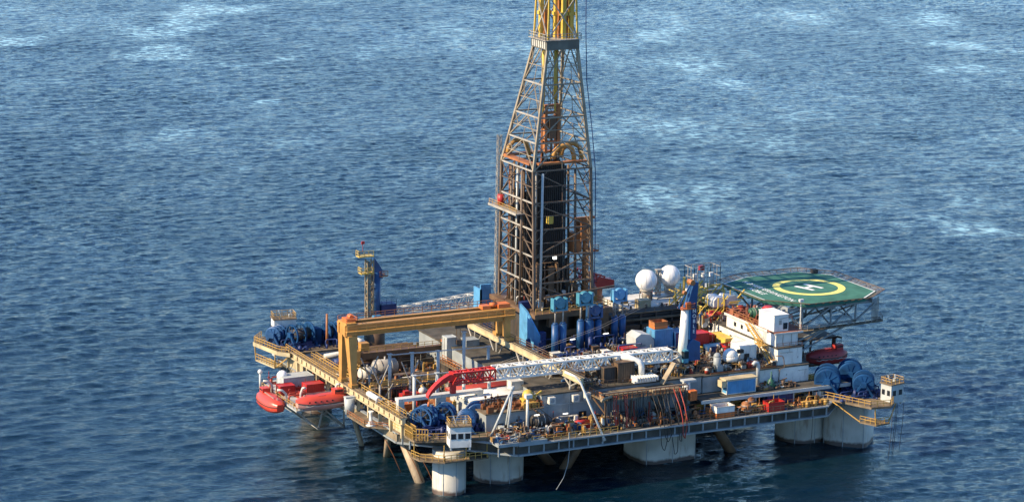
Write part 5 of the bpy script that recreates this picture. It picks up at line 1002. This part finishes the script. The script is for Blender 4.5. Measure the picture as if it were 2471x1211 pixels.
# ------------------------------------------------------------------ rack bridge and pipework behind the crane
RB = thing('pipe_rack_bridge', 'long dark pipe rack bridge running right from the derrick', 'bridge', (70, 45, 16.45))
a = MB(); a.box(57.5, 88, 42.4, 47, 17.6, 18.0); a.box(57.5, 88, 42.2, 42.5, 17.2, 18.4); a.build('floor', 'brown', RB)
a = MB(); a.box(57.5, 88, 42.0, 42.3, 19.4, 19.8); a.box(57.5, 88, 42.1, 42.4, 20.8, 21.1); a.rail([(57.5, 42, 21.1), (88, 42, 21.1)], .9, .09, 2.2); a.build('side_beam', 'deck_tan', RB)
a = MB()
for i in range(9): x = 58+i*3.7; a.box(x-.2, x+.2, 42.2, 42.6, 16.45, 21.0); a.bar((x, 46.6, 16.45), (x, 46.6, 21.4), .3)
a.each('frame_post', 'dark_steel', RB)
pipe_stack('dark stacked pipes on the rack bridge right of the derrick', 58, 80, 42.8, 46.8, 18.05, 6, .25, 'dark_steel', 8)
container('cream_cabinet', 'cream cabinet below the left satellite dome', 'cabinet', 67.6, 70.4, 47, 49, 19.4, 22.2, 'cream', doors=False)
tag(MB().box(66, 82.5, 48.4, 60, 16.45, 20.3).box(71, 77, 48.2, 48.38, 19.0, 20.2).build('dome_house', 'white_worn'), 'flat pale deckhouse carrying the two satellite domes', 'deckhouse')
tag(MB().lattice((77.7, 57, 20.3), (77.7, 57, 25.8), .8, .8, .7, .7, 6, .07, .05).box(77.1, 78.3, 56.4, 57.6, 25.8, 26.0).build('small_mast', 'galv'), 'small lattice mast between the two satellite domes', 'mast')
AC = thing('antenna_cage', 'grey scaffold cage with aerials behind the crane head', 'antenna', (83, 54, 22))
a = MB(); a.rail([(83.6, 52, 22), (90, 52, 22), (90, 56, 22), (83.6, 56, 22)], 4.6, .11, 1.5, True); a.rail([(83.6, 52, 26.6), (90, 52, 26.6)], .9, .09, 2); a.build('scaffold', 'galv', AC)
a = MB(); a.box(82.7, 90.4, 51, 57, 16.45, 21.9); a.build('deckhouse', 'white_worn', AC)
a = MB(); a.box(85.2, 86.2, 52.2, 53, 26, 27); a.build('red_beacon', 'red', AC)
for x in (84.4, 86.3, 88.4):
    a = MB(); a.cyl((x, 53, 22), (x, 53, 25.2), .5, n=10); a.build('aerial', 'white_worn', AC)
YP = random.Random(21)
a = MB()
for i in range(130):
    p = Vector((75+YP.random()*10, 34+YP.random()*15, 19+YP.random()*5)); q = p+Vector(YP.choice([(2.5, 0, 0), (0, 2.5, 0), (0, 0, 2.2), (1.6, 0, 1.6)])); a.cyl(p, q, .08+.1*YP.random(), n=6)
tag(a.build('yellow_pipework', 'crown_yellow'), 'tangle of yellow pipework between the crane head and helideck', 'pipework', kind='stuff')
tag(MB().box(76, 85.4, 36, 47, 16.45, 19.2).build('equipment_deck', 'brown'), 'brown equipment deckhouse below the yellow pipework', 'deckhouse')
tag(MB().cyl((79.4, 49, 20), (79.4, 49, 25.8), .3, n=8).bar((79.4, 49, 25.6), (80.8, 48, 23.2), .25).build('yellow_mast', 'crown_yellow'), 'yellow mast just right of the crane head', 'mast')
T = thing('white_cowl_unit', 'big white twin cowl unit above the red machine beside the helideck', 'air unit', (82, 38, 21)); a = MB()
for x in (80.6, 83.6):
    P_ = [(-1.4, 0), (1.4, 0), (1.4, 1.2), (.8, 1.9), (-.8, 1.9), (-1.4, 1.2)]; a.add([(x+p, 36.2, 22.2+q) for p, q in P_]+[(x+p, 39.8, 22.2+q) for p, q in P_], [tuple(range(6)), tuple(range(11, 5, -1))]+[(i, 6+i, 6+(i+1) % 6, (i+1) % 6) for i in range(6)])
a.box(79.4, 84.6, 36.6, 40, 21.9, 23); a.build('cowl', 'white', T)
T = thing('red_machine', 'dark red machine with two round ends under the white cowls', 'machine', (81, 36, 19.2)); a = MB(); a.box(77.6, 84.4, 34.6, 37.4, 19.3, 21); a.lathe((78, 34.4, 20.6), [(.4, -.2), (1.2, 0), (1.2, .8)], 16, 'y'); a.lathe((84.8, 34.2, 21.2), [(.4, -.2), (1.1, 0), (1.1, .8)], 16, 'y'); a.build('body', 'red', T)
tag(MB().cyl((81.5, 31.2, 19.2), (81.5, 31.2, 22.4), .5, n=10).box(80.9, 82.3, 30.6, 31.8, 22.4, 22.7).build('orange_post', 'orange'), 'short orange post before the red machine', 'post')
tank('green_tank', 'dark green tank on the roof left of the red cylinder', (79.6, 22.4, 23.8), (82.6, 22.4, 23.8), 1.1, 'green')
tank('red_cylinder', 'upright dark red cylinder beside the white roof cabin', (81.4, 18.6, 22.7), (81.4, 18.6, 25.6), 1.3, 'red', legs=False)
tag(MB().rail([(73.4, 28, 16.45), (73.4, 9, 16.45)], 1.2, .09, 1.4).rail([(68, 14.6, 16.45), (76, 14.6, 16.45)], 1.2, .09, 1.4).build('guard_rail', 'dark_steel'), 'dark guard rail around the white tanks on the block roof', 'railing')
tag(MB().rail([(59.8, 9.5, 16.45), (63, 9.5, 16.45), (63, 17, 16.45)], 1.6, .09, .6).build('guard_rail', 'dark_steel'), 'close set dark guard rail right of the blue machinery house', 'railing')

# ------------------------------------------------------------------ uncountable small gear
def gear(name, label, x0, x1, y0, y1, z0, hmax, n, mat, seed):
    q = random.Random(seed); a = MB()
    for i in range(int(n*1.9)):
        x = x0+q.random()*(x1-x0); y = y0+q.random()*(y1-y0); k = q.random(); h = .25+q.random()**2.2*hmax
        if k < .3:
            s1, s2 = .15+q.random()**2*.8, .15+q.random()**2*.8; a.box(x-s1, x+s1, y-s2, y+s2, z0, z0+h)
            if q.random() < .5: a.cyl((x, y, z0+h), (x, y, z0+h+.3+q.random()*.5), .08+q.random()*.15, n=6)
        elif k < .48:
            rr = .12+q.random()*.38; a.cyl((x, y, z0), (x, y, z0+h), rr, n=9); a.cyl((x, y, z0+h), (x, y, z0+h+rr*.5), rr, rr*.4, n=9)
        elif k < .72:                                    # pipe run with bends and supports
            zq = z0+.15+q.random()*hmax; rp = .06+q.random()*.13; L1, L2 = 1+q.random()*4, (q.random()-.5)*3
            P = [(x, y, z0), (x, y, zq-.2), (x+.2, y, zq), (min(x1, x+L1), y, zq), (min(x1, x+L1), min(max(y+L2, y0), y1), zq)]
            if q.random() < .5: P.append((P[-1][0], P[-1][1], z0))
            a.tube(P, rp, 6)
        elif k < .84: a.lathe((x, y, z0+.3+q.random()*.8), [(.3, -.05), (.34, 0), (.3, .05)], 8, q.choice('xyz')); a.bar((x, y, z0), (x, y, z0+1.1), .09)
        elif k < .93: a.rail([(x, y, z0), (x+1.2+q.random()*2, y, z0)], 1.0+.3*q.random(), .07, .9)
        else: a.bar((x, y, z0), (x, y, z0+1.5+q.random()*hmax), .1); a.box(x-.2, x+.2, y-.15, y+.15, z0+1.3, z0+1.6)
    return tag(a.build(name, mat), label, 'deck gear', kind='stuff')
gear('deck_gear', 'jumble of mixed pipes and boxes on the pipe deck', 0, 30, 18, 56, 9.96, 2.6, 150, 'mixed', 31)
gear('deck_gear', 'more scattered mixed fittings reaching to the back of the pipe deck', 0, 30, 18, 64, 9.96, 3.0, 120, 'mixed', 32)
gear('deck_gear', 'scattered yellow brown fittings on the pipe deck', 0, 30, 22, 60, 9.96, 2.4, 60, 'rust_orange', 33)
gear('deck_gear', 'mixed gear around the drill floor on the upper deck', 33, 58, 14, 38, 16.45, 1.8, 110, 'mixed', 34)
gear('deck_gear', 'mixed gear on the upper deck between crane and drill floor', 36, 59, 9, 30, 16.45, 2.0, 90, 'mixed', 35)
gear('deck_gear', 'mixed gear crowding the front lower deck', 12, 57, 1.5, 6.6, 9.96, 2.4, 110, 'mixed', 36)
gear('deck_gear', 'rusty fittings along the front lower deck', 12, 84, .2, 6, 9.96, 1.6, 90, 'rust_orange', 37)
gear('deck_gear', 'small mixed fittings along the whole front lower deck', 12, 84, .4, 6, 9.96, 1.5, 60, 'mixed', 38)
gear('deck_gear', 'mixed gear between the containers and the lit wall', 59, 75, 18, 40, 16.45, 1.8, 110, 'mixed', 39)
gear('deck_gear', 'mixed fittings near the rack bridge and cowls', 74, 85, 32, 50, 19.2, 2.4, 80, 'mixed', 40)
gear('deck_gear', 'mixed fittings behind the rack bridge', 58, 86, 47, 64, 16.45, 4.5, 90, 'mixed', 41)
gear('deck_gear', 'dark gear among the near left winches', 0, 15, 7, 16.5, 10.6, 1.6, 60, 'navy', 42)
gear('deck_gear', 'dark gear among the right corner winches', 86, 97, -3, 10, 10.6, 1.4, 50, 'navy', 43)
gear('deck_gear', 'dark gear among the far left winches', -3, 11, 67, 78, 13.6, 1.6, 60, 'navy', 44)
gear('deck_gear', 'mixed gear on the drill floor beneath the derrick', 39, 55, 39, 56, 24, 3.5, 70, 'mixed', 45)
gear('deck_gear', 'pale gear on the front ledge beside the white wall', 71, 80, 4.4, 7.4, 12.9, .7, 16, 'mixed', 46)
gear('deck_gear', 'red and rusty gear on the boat deck', -11, -2.5, 42, 62, 9.05, 1.4, 40, 'hose_red', 47)
gear('deck_gear', 'dark roof gear on the accommodation block', 78.5, 84, 17, 28.5, 22.62, 1.2, 30, 'roof_red', 48)
gear('deck_gear', 'rusty fittings on the low house roof and landing', 13, 25, 7, 13.5, 14.3, 1.0, 40, 'rust', 49)
gear('deck_gear', 'small mixed fittings along the front landing', 11.5, 21, -1.6, 2, 10.75, .9, 40, 'mixed', 50)
gear('deck_gear', 'small mixed fittings on the upper deck front', 33, 60, 8.4, 22, 16.45, 1.3, 60, 'mixed', 51)
gear('deck_gear', 'low mixed fittings scattered over the upper deck', 34, 60, 9, 36, 16.45, 1.2, 40, 'mixed', 52)
gear('deck_gear', 'mixed fittings round the white tanks on the block roof', 61, 77, 8.5, 18, 16.45, 1.2, 60, 'mixed', 53)
gear('deck_gear', 'yellow fittings on the front ledge and lower deck', 58, 82, 0, 7.4, 10.0, 1.6, 40, 'rail_yellow', 54)
gear('deck_gear', 'yellow valves and fittings across the pipe deck', 1, 30, 19, 58, 9.96, 3.4, 50, 'rail_yellow', 55)
gear('deck_gear', 'red fittings across the pipe and upper decks', 2, 30, 24, 48, 9.96, 2.4, 24, 'red', 56)
gear('deck_gear', 'blue fittings around the riser tensioners', 36, 60, 24, 38, 16.45, 3.0, 40, 'navy', 57)
gear('deck_gear', 'dark gear hung inside the lower derrick', 40.6, 51, 42, 54, 24, 9, 60, 'brown', 58)
# catwalks and stairs on the pipe deck
def catwalk(label, p, q, wd=1.0, mat='rail_yellow'):
    p, q = Vector(p), Vector(q); dv = (q-p).normalized(); nv = Vector((-dv.y, dv.x, 0))*wd/2; T = thing('catwalk', label, 'walkway', tuple(p), 0, 'yellow railed catwalks')
    a = MB(); a.bar(p, q, wd, .12); a.build('walkway', 'deck_tan', T)
    for sg in (-1, 1):
        a = MB(); a.rail([p+nv*sg+Vector((0, 0, .07)), q+nv*sg+Vector((0, 0, .07))], 1.1, .09, 1.3); a.build('handrail', mat, T)
    n = max(2, int((q-p).length/5))
    for i in range(n+1):
        c0 = p.lerp(q, i/n); a = MB(); a.bar((c0.x, c0.y, 9.98), (c0.x, c0.y, c0.z-.07), .16); a.build('leg', 'brown', T)
catwalk('catwalk crossing the pipe deck between the two rows of posts', (1, 34.4, 13.6), (30, 34.4, 13.6))
catwalk('catwalk running back along the left edge behind the gantry legs', (.6, 42, 13.4), (.6, 62, 13.4))
catwalk('catwalk beside the grey cabinets under the inner runway beam', (22.4, 35.6, 13.8), (22.4, 48, 13.8), 1.0, 'rust_orange')
T = thing('deck_stair', 'yellow stair behind the gantry leg going down to the pipe deck', 'stairs', (4, 44, 10)); stair(MB(), (3.2, 45, 15.6), (8.2, 45, 11.6), 1.0, 12, (0, 1, 0)).build('flight', 'rail_yellow', T)
T = thing('deck_stair', 'yellow stair left of the grey wall on the pipe deck', 'stairs', (24, 20, 10)); stair(MB(), (25, 33.6, 14.5), (30, 33.6, 10.2), 1.0, 12, (0, 1, 0)).build('flight', 'rust_orange', T)
